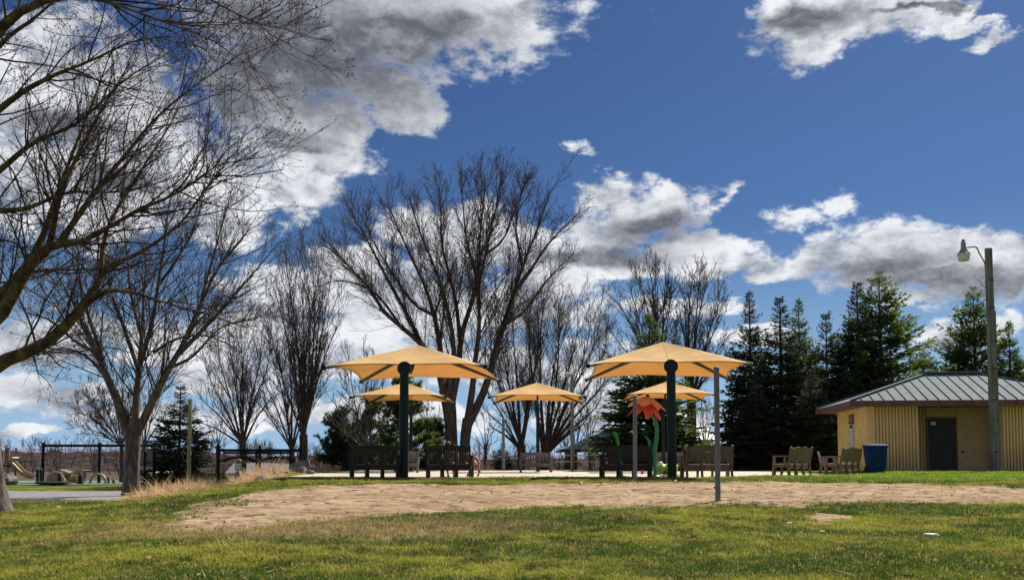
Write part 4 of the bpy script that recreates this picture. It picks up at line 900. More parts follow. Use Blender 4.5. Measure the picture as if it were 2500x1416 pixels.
obj('emblem', MB().add([(-.019, -.05, -.13), (-.019, -.20, -.13), (-.019, -.02, -.38), (-.019, .14, -.46), (-.019, .20, -.44), (-.019, -.02, -.30)], [(0, 1, 2, 5), (5, 2, 3, 4)]), 'signblue', board, smooth=0)
lt = MB()
for k in range(4):                                           # the four lines of small grey lettering are not legible at this size
    for j in range(3): lt.box((-.019, -.11 + j * .11, .66 - k * .18), (.004, .07, .02)).box((-.019, -.10 + j * .10, .61 - k * .18), (.004, .05, .016))
obj('lettering', lt, 'signtext', board, smooth=0)['kind'] = 'stuff'

# ---------------------------------------------------------------- lamp post
lp = P(2430, 1153, 33.5); lz = gzf(lp.x, 33.5); top = P(2413, 607, 33.5)
t = thing('lamp_post', 'weathered wooden pole with curved arm and yard lamp before the tan building', 'lamp post', (lp.x, 33.5, lz))
h = top.z - lz; lean = top.x - lp.x
def onp(z): return Vector((lean * z / h, 0, z))
obj('pole', MB().tube([onp(z) for z in np.linspace(-.2, h, 12)], list(np.linspace(.165, .125, 12)), 16), 'pole_wood', t)
hd = P(2352, 600, 33.5) - Vector((lp.x, 33.5, lz))
ap = [onp(h - .75) + Vector((-.12, 0, 0)), onp(h - .5) + Vector((-.16, 0, 0)), onp(h - .15) + Vector((-.34, 0, 0)), Vector((hd.x + .45, 0, hd.z - .05)), Vector((hd.x + .12, 0, hd.z - .07))]
obj('arm', MB().tube([tuple(p) for p in smooth_path([list(p) for p in ap], 12)], .026, 8), 'lampgrey', t)
ln = thing('lamp', None, None); 
hb = obj('lamp_head', MB().lathe([(.05, .22), (.06, .20), (.05, .15), (.085, .12), (.09, -.10), (.17, -.24), (.23, -.30)], (0, 0, 0), 20), 'lampgrey', t, loc=(hd.x, 0, hd.z))
obj('lens', MB().lathe([(.225, -.30), (.21, -.36), (.19, -.52), (.17, -.55)], (0, 0, 0), 20), 'lampglass', hb)
bpy.data.objects.remove(ln)
obj('conduit', MB().tube([onp(z) + Vector((.17 - .02 * z / h, -.03, 0)) for z in np.linspace(0, h * .72, 8)], .025, 8), 'galv', t)
for z in (.75, 1.4, 1.9, 2.6, 3.7, 4.7, 5.9, 6.9):
    obj('strap', MB().tube([onp(z) + Vector((.165 * math.cos(a) - .01 * z / h, .165 * math.sin(a), 0)) for a in np.linspace(-2.2, .6, 9)], .012, 5), 'black_metal', t)
obj('bracket', MB().tube([onp(h - 1.45) + Vector((-.12, 0, 0)), onp(h - 1.3) + Vector((-.28, 0, 0)), onp(h - 1.12) + Vector((-.38, 0, 0))], .012, 6).tube([onp(h - 1.35) + Vector((-.13, 0, 0)), onp(h - 1.2) + Vector((-.15, 0, 0))], .015, 6), 'galv', t)

# ---------------------------------------------------------------- shade canopies
def shade(label, front_l, front_r, D, y_corner, rz, post_side, peak_y, post_px=None, droop=.05, group='four tan square shades round the splash pad', post_r=.125, aw=.055):
    a = P(front_l, y_corner, D); b = P(front_r, y_corner, D); s = b.x - a.x; hs = s / 2
    cr = Matrix.Rotation(rz, 3, 'Z'); ctr = (a + b) / 2 + cr @ Vector((0, hs, 0)); zc = a.z
    pk = P((front_l + front_r) / 2, peak_y, ctr.y).z
    t = thing('shade_umbrella', label, 'shade umbrella', (ctr.x, ctr.y, 0), rz, group)
    n = 20; V = []; F = []
    for q in range(4):
        A = Vector([(-1, -1), (1, -1), (1, 1), (-1, 1)][q]); B = Vector([(1, -1), (1, 1), (-1, 1), (-1, -1)][q]); base = len(V)
        mid = (A + B) / 2
        for i in range(n + 1):
            r_ = i / n
            for j in range(n + 1):
                u = j / n; e = A.lerp(B, u); sag = 4 * u * (1 - u); e = e - mid * (0.075 * sag ** .8) * 1.0
                # taut fabric: straight to the corners, slight belly between, edge pulled in and up
                z = pk + (zc - pk) * r_ + sag * r_ * (0.10 * r_ * .8 - .16 * (1 - r_)) + 0.022 * math.sin(9 * u + q) * r_ * sag + 0.010 * math.sin(26 * u + 5 * r_ + q) * r_ * r_ * (1.1 - sag)
                V.append((e.x * hs * r_, e.y * hs * r_, z))
        for i in range(n):
            for j in range(n): k = base + i * (n + 1) + j; F.append((k, k + n + 1, k + n + 2, k + 1))
    me = bpy.data.meshes.new('canopy'); me.from_pydata(V, [], F); me.polygons.foreach_set('use_smooth', [True] * len(F))
    c = obj('canopy', me, 'canopy', t); sm = c.modifiers.new('thickness', 'SOLIDIFY'); sm.thickness = .006; sm.offset = 0
    hem = MB()
    for q in range(4):
        base = q * (n + 1) ** 2 + n * (n + 1); hem.tube([V[base + j] for j in range(n + 1)], .013, 5, cap=False)
    obj('hem', hem, 'hem', c)
    sm = MB()
    for q in range(4): sm.tube([Vector(V[q * (n + 1) ** 2 + i * (n + 1) + n // 2]) + Vector((0, 0, .006)) for i in range(n + 1)], .008, 4, cap=False)
    obj('seam', sm, 'hem', c)
    hub = Vector((0, 0, pk - .13))
    for sx in (-1, 1):
        for sy in (-1, 1):
            e = Vector((sx * hs * 1.02, sy * hs * 1.02, zc - .05)); md = hub.lerp(e, .55) + Vector((0, 0, .0))
            arm = obj('arm', MB().tube([tuple(p) for p in smooth_path([list(hub), list(md), list(e)], 8)], [aw * 1.1] * 4 + [aw * .85] * 4, 10), 'arm_metal', t)
            obj('end_plate', MB().box(tuple(e), (.11, .11, .10)), 'black_metal', arm)
    obj('hub', MB().lathe([(.10, -.06), (.16, -.05), (.16, .03), (.08, .08)], tuple(hub), 16), 'greenblack', t)
    py = -hs * 1.0 - .05 if post_side < 0 else hs * .98
    ph = zc - .04
    if post_side < 0: ph = zc - .02
    obj('post', MB().tube([(0, py, -.1), (0, py, 1.5), (0, py, ph)], [post_r, post_r, post_r * .94], 20), 'greenblack', t)
    if post_side < 0:
        fl = MB().lathe([(post_r * 1.15, -.06), (post_r * 1.55, -.05), (post_r * 1.55, .0), (post_r * 1.25, .02), (post_r * .9, .03)], (0, 0, 0), 22)
        o = obj('cap', fl, 'greenblack', t, loc=(0, py - .03, ph - .05)); o.rotation_euler = (R(80), 0, 0)
    obj('support_arm', MB().tube([(0, py + .05, ph - .14), (0, py * .6, ph - .06), (0, py * .25, hub.z - .30), (0, 0, hub.z - .10)], .07 if post_side < 0 else .045, 14), 'greenblack', t)
    obj('base_plate', MB().lathe([(post_r * 1.9, 0), (post_r * 1.9, .02), (post_r * 1.2, .025)], (0, py, 0), 20), 'greenblack', t)
    return t
shade('large tan shade over the two dark benches at the pad edge nearest the sand', 793, 1183, 25.6, 893, R(-4), -1, 843)
shade('large tan shade with a thick dark post behind the volleyball poles', 1440, 1835, 25.6, 888, R(-4), -1, 835)
shade('small tan shade dappled by branch shadows, behind the post of the large one', 858, 1086, 38.0, 967, R(-2), 1, 934, post_r=.075, aw=.045)
shade('small tan shade above the grey bench, the middle one of the far three', 1196, 1426, 38.0, 967, R(-2), 1, 934, post_r=.075, aw=.045)
shade('small tan shade behind the flower sculpture', 1530, 1746, 38.0, 963, R(-4), 1, 932, post_r=.075, aw=.045)

# ---------------------------------------------------------------- benches
def bench(label, loc, rz, w, wood, seatm, bays=3, h=.88, seat=.36, slats=7, group='slatted park benches round the pad', back_mat=None, arms=True):
    t = thing('park_bench', label, 'bench', loc, rz, group); bw = w / bays; dp = .5; bm = back_mat or wood
    # local frame: the sitter looks to -y ; the back is at +y
    def back_y(z): return .10 + (z - seat) * .24
    for i in range(bays):
        u0 = -w / 2 + i * bw + .035; u1 = u0 + bw - .07; n = 8; arc = .035
        top = []; m = MB()
        for j in range(n + 1):
            u = u0 + (u1 - u0) * j / n; gl = (u + w / 2) / w; zt = h - .05 + arc * math.sin(math.pi * gl) * 1.4
            top.append((u, zt))
        for j in range(n):
            (ua, za), (ub, zb) = top[j], top[j + 1]
            m.slab([(ua, back_y(za), za), (ub, back_y(zb), zb), (ub, back_y(zb - .16), zb - .16), (ua, back_y(za - .16), za - .16)], (0, .03, 0))
        bp = obj('backrest', m, bm, t, smooth=0)
        z0 = seat + .07; z1 = h - .17
        for k in range(slats):
            u = u0 + (u1 - u0) * (k + .5) / slats; sw = (u1 - u0) / slats * .74
            obj('slat', MB().bar((u, back_y(z0) + .015, z0), (u, back_y(z1) + .015, z1), sw, .022), bm, bp, smooth=0)
        obj('seat', MB().box(((u0 + u1) / 2, -.13, seat), (u1 - u0 + .03, .40, .035)), seatm, t, smooth=0)
        obj('apron', MB().box(((u0 + u1) / 2, .09, seat - .09), (u1 - u0, .03, .12)).box(((u0 + u1) / 2, -.33, seat - .06), (u1 - u0, .03, .09)), wood, t, smooth=0)
    for i in range(bays + 1):
        u = -w / 2 + i * bw
        obj('back_post', MB().bar((u, back_y(seat) - .0, seat - .12), (u, back_y(h) + .01, h), .055, .05), wood, t, smooth=0)
        obj('leg', MB().bar((u, .17, -.02), (u, back_y(seat), seat), .055, .07), wood, t, smooth=0)
        obj('leg', MB().bar((u, -.36, -.02), (u, -.31, seat), .055, .07), wood, t, smooth=0)
        obj('seat_rail', MB().box((u, -.11, seat - .06), (.05, .50, .07)), wood, t, smooth=0)
    if arms:
        for sx in (-1, 1):
            u = sx * (w / 2 + .045)
            ar = obj('armrest', MB().box((u, -.10, seat + .24), (.09, .54, .035)), wood, t, smooth=0)
            obj('arm_support', MB().bar((u, -.37, -.02), (u, -.31, seat + .22), .05, .07).bar((u, .02, seat - .05), (u, .05, seat + .22), .05, .06), wood, ar, smooth=0)
    return t
def bpos(px, D, z=0.0): p = P(px, 1160, D); return (p.x, D, z)
pi = math.pi
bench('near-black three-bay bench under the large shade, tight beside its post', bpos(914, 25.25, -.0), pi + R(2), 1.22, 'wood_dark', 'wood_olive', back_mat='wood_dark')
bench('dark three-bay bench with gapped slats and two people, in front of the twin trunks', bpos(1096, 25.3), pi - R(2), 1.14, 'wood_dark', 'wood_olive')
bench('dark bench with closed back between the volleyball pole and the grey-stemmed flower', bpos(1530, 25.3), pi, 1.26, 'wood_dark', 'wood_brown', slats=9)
bench('brown bench with three olive backs crossed by the near volleyball pole', bpos(1729, 25.9), pi + R(3), 1.24, 'wood_brown', 'seat_pale', slats=9, back_mat='wood_olive')
bench('brown bench seen from its end, standing in the open before the spruces', bpos(1942, 28.8), pi + R(44), 1.25, 'wood_brown', 'seat_pale', slats=9, back_mat='wood_olive')
bench('brown bench seen from its end, right beside the blue bin', bpos(2066, 30.2), pi + R(45), 1.30, 'wood_brown', 'seat_pale', slats=9, back_mat='wood_olive')
bench('weathered grey bench facing the lawn under the middle small shade', bpos(1308, 39.5), 0, 1.22, 'wood_grey', 'wood_grey', bays=1, slats=11, h=.84, seat=.36)
bench('weathered grey bench half hidden by the thick dark shade post', bpos(1636, 42.0), 0, 1.15, 'wood_grey', 'wood_grey', bays=1, slats=11)
bench('grey bench partly hidden behind the first large shade post', bpos(994, 38.0), 0, .85, 'wood_grey', 'wood_grey', bays=1, slats=9)
bench('pale grey bench end-on behind the bench beside the bin', bpos(2014, 33.0), R(70), .9, 'wood_grey', 'seat_pale', bays=1, slats=8, h=.80)

# ---------------------------------------------------------------- posts and poles
def pole(name, label, cat, px, ybase, ytop, D, r, mat, group=None, capz=True, pxt=None):
    b = P(px, ybase, D); z0 = gzf(b.x, D); tp = P(pxt or px, ytop, D)
    t = thing(name, label, cat, (b.x, D, z0), 0, group)
    obj('shaft', MB().tube([(0, 0, -.3), ((tp.x - b.x) * .5, 0, (tp.z - z0) * .5), (tp.x - b.x, 0, tp.z - z0)], r, 16), mat, t)
    obj('cap', MB().lathe([(r * 1.1, -.03), (r * 1.1, .0), (r * .8, .012)], (tp.x - b.x, 0, tp.z - z0), 14), mat, t)
    return t, Vector((tp.x - b.x, 0, tp.z - z0))
pole('volleyball_pole', 'nearer galvanised volleyball pole standing in the sand', 'pole', 1753, 1229, 897, 16.2, .047, 'galv', 'volleyball poles', pxt=1749)
pole('volleyball_pole', 'farther galvanised volleyball pole at the back edge of the sand', 'pole', 1550, 1178, 966, 23.0, .050, 'galv', 'volleyball poles')
t, tp = pole('floodlight_pole', 'tall grey pole with a small floodlight beside the middle small shade', 'pole', 1397, 1149, 914, 44.0, .085, 'galv')
lh = obj('floodlight', MB().box((-.22, -.05, -.02), (.20, .18, .20), Matrix.Rotation(.5, 3, 'X')).tube([(0, 0, -.05), (-.14, 0, .02)], .02, 6), 'galv', t, loc=tuple(tp))
obj('lens', MB().box((-.24, -.15, -.04), (.15, .02, .14)), 'lampglass', lh)
pole('steel_post', 'plain grey post beyond the pad between twin trunks and grey bench', 'post', 1229, 1150, 1022, 46.0, .07, 'galv')
# timber sign post by the lone spruce
b = P(460, 1174, 40); z0 = gzf(b.x, 40); tpz = P(460, 974, 40).z
t = thing('timber_post', 'tall square greenish timber post in front of the lone spruce', 'post', (b.x, 40, z0)); hh = tpz - z0
obj('shaft', MB().box((0, 0, hh / 2), (.15, .12, hh), Matrix.Rotation(R(12), 3, 'Z')), 'post_wood', t, smooth=0, bevel=.008)
obj('box', MB().box((.06, -.09, hh * .40), (.12, .07, .18)), 'post_wood', t)
obj('foot', MB().box((-.12, -.03, .16), (.14, .12, .26)), 'greypanel', t)
# ---------------------------------------------------------------- flower sculpture, frog and leaf
DF = 27.6; fb = P(1601, 1160, DF); FO = Vector((fb.x, DF, 0))
t = thing('flower_sculpture', 'giant orange and red flower water feature on a curved green stem', 'sculpture', tuple(FO))
def rel(px, py, D=DF, o=FO): return list(P(px, py, D) - o)
st = smooth_path([rel(1601, 1161), rel(1598, 1130), rel(1598, 1100), rel(1604, 1062), rel(1602, 1035), rel(1592, 1008), rel(1583, 985), rel(1581, 968)], 26)
st[0][2] = 0
obj('stem', MB().tube([tuple(p) for p in st], list(np.linspace(.066, .05, 26)), 12), 'stem', t)
obj('base_plate', MB().lathe([(.14, 0), (.14, .02), (.08, .05)], (0, 0, 0), 18), 'stem', t)
lf = smooth_path([rel(1598, 1118), rel(1592, 1108), rel(1589, 1092), rel(1584, 1074), rel(1575, 1064)], 10)
m = MB()
for i in range(9):
    w0, w1 = .05 * (1 - (i / 9) ** 2 * .4), .05 * (1 - ((i + 1) / 9) ** 2 * .4)
    a, b = Vector(lf[i]), Vector(lf[i + 1]); m.slab([a + Vector((-w0, 0, 0)), a + Vector((w0, 0, 0)), b + Vector((w1, 0, 0)), b + Vector((-w1, 0, 0))], (0, .02, 0))
obj('leaf', m, 'stem', t)
hc = Vector(rel(1581, 968)); tilt = Matrix.Rotation(R(8), 4, 'Y')
obj('knob', MB().lathe([(.05, -.05), (.05, .05), (.03, .07)], tuple(hc), 14), 'greenblack', t)
def petal(L, wd, a0, a1):
    n, k = 12, 6; V = []; x = z = 0
    for i in range(n + 1):
        s = i / n; w = wd * math.sin(math.pi * min(1, s ** .8 * .94 + .06)) ** .8 * (1 if s < .98 else .3)
        if i: a = R(a0 + (a1 - a0) * s); x += L / n * math.cos(a); z -= L / n * math.sin(a)
        for j in range(k + 1):
            u = j / k * 2 - 1; V.append((x + .05, u * w, z - .05 * u * u * math.sin(math.pi * s)))
    F = [(i * (k + 1) + j, (i + 1) * (k + 1) + j, (i + 1) * (k + 1) + j + 1, i * (k + 1) + j + 1) for i in range(n) for j in range(k)]
    return V, F
for nm, L, wd, a0, a1, mt, ph, dz in (('petal', .66, .19, 18, 46, 'orange', R(-108), 0), ('petal', .76, .15, 40, 62, 'red', R(-82), -.05)):
    V, F = petal(L, wd, a0, a1); me = bpy.data.meshes.new(nm); me.from_pydata(V, [], F); me.polygons.foreach_set('use_smooth', [True] * len(F)); me.materials.append(M[mt])
    for k in range(7):
        o = obj(nm, me, None, t); o.matrix_basis = Matrix.Translation(hc + Vector((0, 0, dz))) @ tilt @ Matrix.Rotation(ph + k * 2 * pi / 7, 4, 'Z')
        md = o.modifiers.new('thickness', 'SOLIDIFY'); md.thickness = .014
        o['label'] = ('coral upper petal' if mt == 'orange' else 'red lower petal')
DL = 27.0; q0 = P(1516, 1163, DL)
t = thing('leaf_sculpture', 'tall thin bright green blade standing behind the closed-back bench', 'sculpture', (q0.x, DL, 0)); o0 = Vector((q0.x, DL, 0))
pt = smooth_path([rel(1516, 1162, DL, o0), rel(1516, 1135, DL, o0), rel(1513, 1105, DL, o0), rel(1508, 1078, DL, o0), rel(1502, 1054, DL, o0)], 10); m = MB(); pt[0][2] = 0
for i in range(9):
    a, b = Vector(pt[i]), Vector(pt[i + 1]); m.slab([a + Vector((-.05, 0, 0)), a + Vector((.05, 0, 0)), b + Vector((.045, 0, 0)), b + Vector((-.045, 0, 0))], (.01, .03, 0))
obj('blade', m, 'blade', t); obj('base_plate', MB().lathe([(.11, 0), (.11, .02), (.05, .03)], (0, .02, 0), 14), 'stem', t)
# frog
fg = P(1624, 1155, 28.6); t = thing('frog_sculpture', 'fat green frog figure with tan mouth crouching beside the flower stem', 'sculpture', (fg.x, 28.6, 0))
fr = MB().ellipsoid((.12, .05, .22), (.30, .26, .17), 18, 12, Matrix.Rotation(R(-14), 3, 'Y')).ellipsoid((-.12, 0, .24), (.20, .19, .13), 16, 10)
obj('body', fr, 'frog', t)
obj('mouth', MB().ellipsoid((-.17, -.05, .17), (.19, .17, .10), 16, 10), 'frogbelly', t)
for sy in (-1, 1):
    e = obj('eye', MB().ellipsoid((-.14, sy * .09, .375), (.065, .06, .06), 12, 8), 'white', t); obj('pupil', MB().ellipsoid((-.19, sy * .10, .385), (.022, .022, .028), 8, 6), 'blackplastic', e)
    obj('hind_leg', MB().tube([(.22, sy * .22, .24), (.05, sy * .30, .30), (.20, sy * .31, .08), (.02, sy * .33, .03)], [.09, .10, .06, .05], 10), 'frog', t)
    obj('front_leg', MB().tube([(-.05, sy * .20, .22), (-.16, sy * .25, .12), (-.28, sy * .26, .03), (-.38, sy * .27, .03)], [.06, .05, .035, .045], 10), 'frog', t)
tag(obj('stone_slab', MB().ellipsoid((fg.x + .05, 28.1, .02), (.42, .20, .05), 18, 8, noise=.05), 'rock'), 'flat grey stone slab lying before the frog', 'stone')
tag(obj('spray_nozzle', MB().lathe([(.05, 0), (.045, .1), (.012, .24)], (P(1568, 1150, 33).x, 33, 0), 10), material('magenta_plastic', (.45, .03, .16), .5)), 'small magenta cone nozzle on the pad under the closed-back bench', 'nozzle')

# ---------------------------------------------------------------- blue bin
bp_ = P(2138, 1153, 34.0); bz = gzf(bp_.x, 34); t = thing('wheeled_bin', 'blue wheeled rubbish bin against the ribbed tan wall', 'bin', (bp_.x, 34, bz), R(-6))
def rrect(w, d, r, z, k=5):
    out = []
    for cx_, cy_, a0 in ((w - r, d - r, 0), (-w + r, d - r, 90), (-w + r, -d + r, 180), (w - r, -d + r, 270)):
        for j in range(k + 1): a = R(a0 + 90 * j / k); out.append((cx_ + r * math.cos(a), cy_ + r * math.sin(a), z))
    return out
def loft(loops):
    k = len(loops[0]); V = [p for l in loops for p in l]
    F = [(i * k + j, i * k + (j + 1) % k, (i + 1) * k + (j + 1) % k, (i + 1) * k + j) for i in range(len(loops) - 1) for j in range(k)]
    F += [tuple(range(k))[::-1], tuple((len(loops) - 1) * k + j for j in range(k))]
    return MB().add(V, F)
bd = obj('body', loft([rrect(.265, .25, .05, .03), rrect(.275, .27, .05, .12), rrect(.335, .33, .06, .72), rrect(.345, .34, .06, .90), rrect(.365, .36, .06, .91), rrect(.365, .36, .06, .955)]), 'bluebin', t)
lid = obj('lid', loft([rrect(.375, .385, .07, .957), rrect(.375, .385, .07, .985), rrect(.35, .35, .09, 1.015), rrect(.26, .26, .12, 1.04)]), 'bluebin', t)
obj('lid_hinge', MB().tube([(-.30, .385, .97), (.30, .385, .97)], .02, 8), 'bluebin', lid)
obj('grab_bar', MB().tube([(-.13, -.33, .60), (-.13, -.36, .56), (.13, -.36, .56), (.13, -.33, .60)], .014, 8).box((0, -.315, .60), (.22, .03, .10)), 'blackplastic', bd)
obj('moulded_panel', MB().box((0, -.315, .36), (.26, .03, .30), Matrix.Rotation(R(6), 3, 'X')).box((0, -.345, .80), (.50, .02, .03)), 'bluebin', bd, bevel=.008)
for sx in (-1, 1):
    wh = obj('wheel', MB().tube([(sx * .29 - .03, .22, .12), (sx * .29 + .03, .22, .12)], .12, 18), 'blackplastic', t)
obj('axle', MB().tube([(-.33, .22, .12), (.33, .22, .12)], .012, 8), 'galv', t)

# ---------------------------------------------------------------- picnic table
pt_ = P(1411, 1130, 46.0); t = thing('picnic_table', 'metal framed picnic table with pale top and seat before the pavilion', 'picnic table', (pt_.x, 46, 0))
for z, y0_, w in ((.74, 0, .72), (.44, -.62, .26), (.44, .62, .26)):
    for k in range(3 if w > .5 else 1): obj('plank', MB().box((0, y0_ + (k - 1) * .245 if w > .5 else y0_, z), (1.95, .235, .04)), 'seat_pale', t)
for sx in (-.75, .75):
    obj('frame', MB().tube([(sx, -.68, 0), (sx, -.25, .71), (sx, .25, .71), (sx, .68, 0)], .022, 8).tube([(sx, -.66, .41), (sx, .66, .41)], .02, 8), 'galv', t)

# ---------------------------------------------------------------- playground
def gpos(px, D): x = P(px, 1150, D).x; return Vector((x, D, gzf(x, D)))
DS = 53.0; o0 = gpos(242, DS); pzt = lambda py, D=DS: P(242, py, D).z - o0.z; pxr = lambda px, D=DS, o=None: P(px, 1150, D).x - (o or o0).x
t = thing('swing_frame', 'long black swing frame with two chain swings on the green surface', 'swing frame', tuple(o0))
for px in (104, 242, 376): obj('post', MB().tube([(pxr(px), 0, -.1), (pxr(px), 0, pzt(1080 if px < 300 else 1084))], .09, 12), 'black_metal', t)
obj('top_beam', MB().tube([(pxr(104), 0, pzt(1087.5)), (pxr(376), 0, pzt(1087.5))], .075, 10), 'black_metal', t)
for a, b in ((138, 159), (187, 208)):
    for px in (a, b): obj('chain', MB().tube([(pxr(px), 0, pzt(1088)), (pxr((a + b) / 2 + (px - (a + b) / 2) * .7), 0, .55)], .012, 5), 'galv', t)
    obj('seat', MB().box((pxr((a + b) / 2), 0, .53), (.42, .18, .03)), 'blackplastic', t)
def simple(name, label, cat, px, D, group=None):
    o = gpos(px, D); return thing(name, label, cat, tuple(o), 0, group), o
def psz(n, D): return n * D / FPX
t, o = simple('merry_go_round', 'low black spinner disc beside the swing frame post', 'spinner', 131, 47)
obj('disc', MB().lathe([(.6, .06), (.84, .10), (.84, .17), (.8, .19)], (0, 0, 0), 28), 'blackplastic', t); obj('spindle', MB().lathe([(.15, 0), (.15, .07)], (0, 0, 0), 12), 'black_metal', t)
t, o = simple('bollard_pair', 'two dark short posts at the foot of the slide', 'posts', 96, 50)
for sx in (-.09, .09): obj('bollard', MB().tube([(sx, 0, 0), (sx, 0, .78)], .075, 10).lathe([(.08, 0), (.03, .05)], (sx, 0, .78), 10), 'greenblack', t)
t, o = simple('play_boulder', 'rounded tan climbing boulder behind the spinner disc', 'boulder', 137, 54)
obj('boulder', MB().ellipsoid((0, 0, .15), (.60, .5, .50), 20, 12, noise=.05, seed=3), 'playtan', t)
for i, px in enumerate((147, 197)):
    t, o = simple('stepping_cone', ['dark play cone in front of the tan boulder', 'dark play cone right of the orange turtle'][i], 'play cone', px, 49.5, 'dark play cones')
    obj('cone', MB().lathe([(.17, 0), (.16, .1), (.12, .40), (.08, .55), (.03, .60)], (0, 0, 0), 16), 'blackplastic', t); obj('cap', MB().ellipsoid((0, 0, .61), (.05, .05, .03), 10, 6), 'galv', t)
t, o = simple('turtle_rider', 'orange brown low turtle shaped play seat', 'play seat', 181, 52)
obj('shell', MB().ellipsoid((0, 0, .28), (.26, .30, .20), 16, 10), 'playorange', t)
for a in (30, 150, 210, 330): obj('leg', MB().ellipsoid((.27 * math.cos(R(a)), .27 * math.sin(R(a)), .10), (.08, .08, .10), 10, 6), 'playorange', t)
obj('head', MB().ellipsoid((.20, -.28, .34), (.09, .09, .08), 10, 8), 'playtan', t)
def wavy(name, label, cat, px0, px1, D, ys, mat, depth=.9, thick=.16):
    o = gpos((px0 + px1) / 2, D); t = thing(name, label, cat, tuple(o)); n = len(ys); q = smooth_path([[P(px0 + (px1 - px0) * i / (n - 1), y, D).x - o.x, 0, P(0, y, D).z - o.z] for i, y in enumerate(ys)], 26)
    m = MB()
    for i in range(25):
        a, b = q[i], q[i + 1]; m.add([(a[0], -depth / 2, a[2]), (b[0], -depth / 2, b[2]), (b[0], depth / 2, b[2]), (a[0], depth / 2, a[2]), (a[0], -depth / 2, max(0, a[2] - thick)), (b[0], -depth / 2, max(0, b[2] - thick)), (b[0], depth / 2, max(0, b[2] - thick)), (a[0], depth / 2, max(0, a[2] - thick))],
                                     [(0, 1, 2, 3), (7, 6, 5, 4), (0, 4, 5, 1), (2, 6, 7, 3)])
    obj('deck', m, mat, t)
    for fx in (.2, .8):
        i = int(fx * 25); obj('foot', MB().box((q[i][0], 0, max(.05, (q[i][2] - thick) / 2)), (.14, depth * .6, max(.1, q[i][2] - thick))), 'playbrown', t)
wavy('wave_climber', 'brown wavy climbing deck between the swing posts and the lone spruce', 'climber', 360, 422, 49, [1152, 1151, 1158, 1160, 1153, 1151, 1158, 1168], 'playtan', thick=.42)
wavy('boat_deck', 'tan curved play deck behind the dark cones', 'climber', 153, 216, 55.5, [1146, 1149, 1153, 1151, 1147, 1148], 'playtan', thick=.12)
t, o = simple('climbing_arch', 'tan half ring arch at the middle swing post', 'arch', 240, 51)
obj('arch', MB().tube([(.42 * math.cos(a), 0, .08 + .45 * math.sin(a)) for a in np.linspace(-.2, pi + .2, 18)], .075, 8), 'playtan', t)
for i, (px, hh, lb) in enumerate(((265, .38, 'taller brown stump step beyond the arch'), (279, .22, 'shorter brown stump step beyond the arch'))):
    t, o = simple('stump_step', lb, 'play step', px, 52, 'brown stump steps'); obj('stump', MB().lathe([(.11, 0), (.10, hh * .9), (.08, hh)], (0, 0, 0), 12), 'playbrown', t)
# slide tower at the picture's edge
t, o = simple('slide_tower', 'brown play tower with a tan curved slide at the near maple trunk', 'slide', 24, 51)
rx = lambda px: P(px, 1150, 51).x - o.x; rzz = lambda py: P(0, py, 51).z - o.z
for px, y in ((8, .5), (26, .5), (8, -.3), (26, -.3)): obj('post', MB().tube([(rx(px), y, 0), (rx(px), y, rzz(1093))], .06, 10), 'playbrown', t)
obj('platform', MB().box((rx(17), .1, rzz(1136)), (.6, .95, .1)), 'blackplastic', t); obj('side_panel', MB().box((rx(22), -.3, rzz(1112)), (.16, .05, .85)).box((rx(12), -.3, rzz(1116)), (.12, .05, .7)), 'playbrown', t)
sp = smooth_path([[rx(28), 0, rzz(1128)], [rx(42), 0, rzz(1142)], [rx(56), 0, rzz(1155)], [rx(72), 0, rzz(1164)], [rx(90), 0, rzz(1166)]], 16); m = MB()
for i in range(15):
    for sy, hh in ((-.27, .16), (.27, .16)):
        a, b = Vector(sp[i]), Vector(sp[i + 1]); m.slab([a + Vector((0, sy, -.03)), b + Vector((0, sy, -.03)), b + Vector((0, sy, hh)), a + Vector((0, sy, hh))], (0, .03, 0))
    m.slab([a + Vector((0, -.27, 0)), b + Vector((0, -.27, 0)), b + Vector((0, .27, 0)), a + Vector((0, .27, 0))], (0, 0, -.04))
obj('chute', m, 'playtan', t); obj('hood', MB().ellipsoid((rx(36), 0, rzz(1117)), (.18, .25, .035), 14, 8), 'white', t)
tag(obj('boulder', MB().ellipsoid(tuple(gpos(22, 48) + Vector((0, 0, .2))), (.42, .35, .38), 16, 10, noise=.12, seed=8), 'rock'), 'craggy grey boulder at the foot of the play tower', 'boulder')
# play panel
DP_ = 45.0; o = gpos(362, DP_); t = thing('activity_board', 'brown twin-arched play panel with a white band between two black posts', 'play panel', tuple(o))
zr_ = lambda py: P(0, py, DP_).z - o.z; xr_ = lambda px: P(px, 1150, DP_).x - o.x
for px, y in ((353.5, 1102), (375, 1100)): obj('post', MB().tube([(xr_(px), 0, -.1), (xr_(px), 0, zr_(y))], .055, 12), 'black_metal', t)
for a, b in ((338, 352), (355, 373)):
    cxp = (xr_(a) + xr_(b)) / 2; w = (xr_(b) - xr_(a)) / 2
    poly = [(cxp - w, -.0, zr_(1139)), (cxp + w, 0, zr_(1139)), (cxp + w, 0, zr_(1104))] + [(cxp + w * math.cos(u), 0, zr_(1104) + w * .75 * math.sin(u)) for u in np.linspace(.2, pi - .2, 7)] + [(cxp - w, 0, zr_(1104))]
    obj('panel', MB().slab(poly, (0, .04, 0)), 'playbrown', t, smooth=0)
    obj('band', MB().box((cxp, 0.0, zr_(1143.5)), (w * 2, .06, psz(8, DP_))), 'siding', t)
obj('base_block', MB().box((xr_(346), 0, zr_(1162)), (.22, .12, .5)), 'playtan', t)
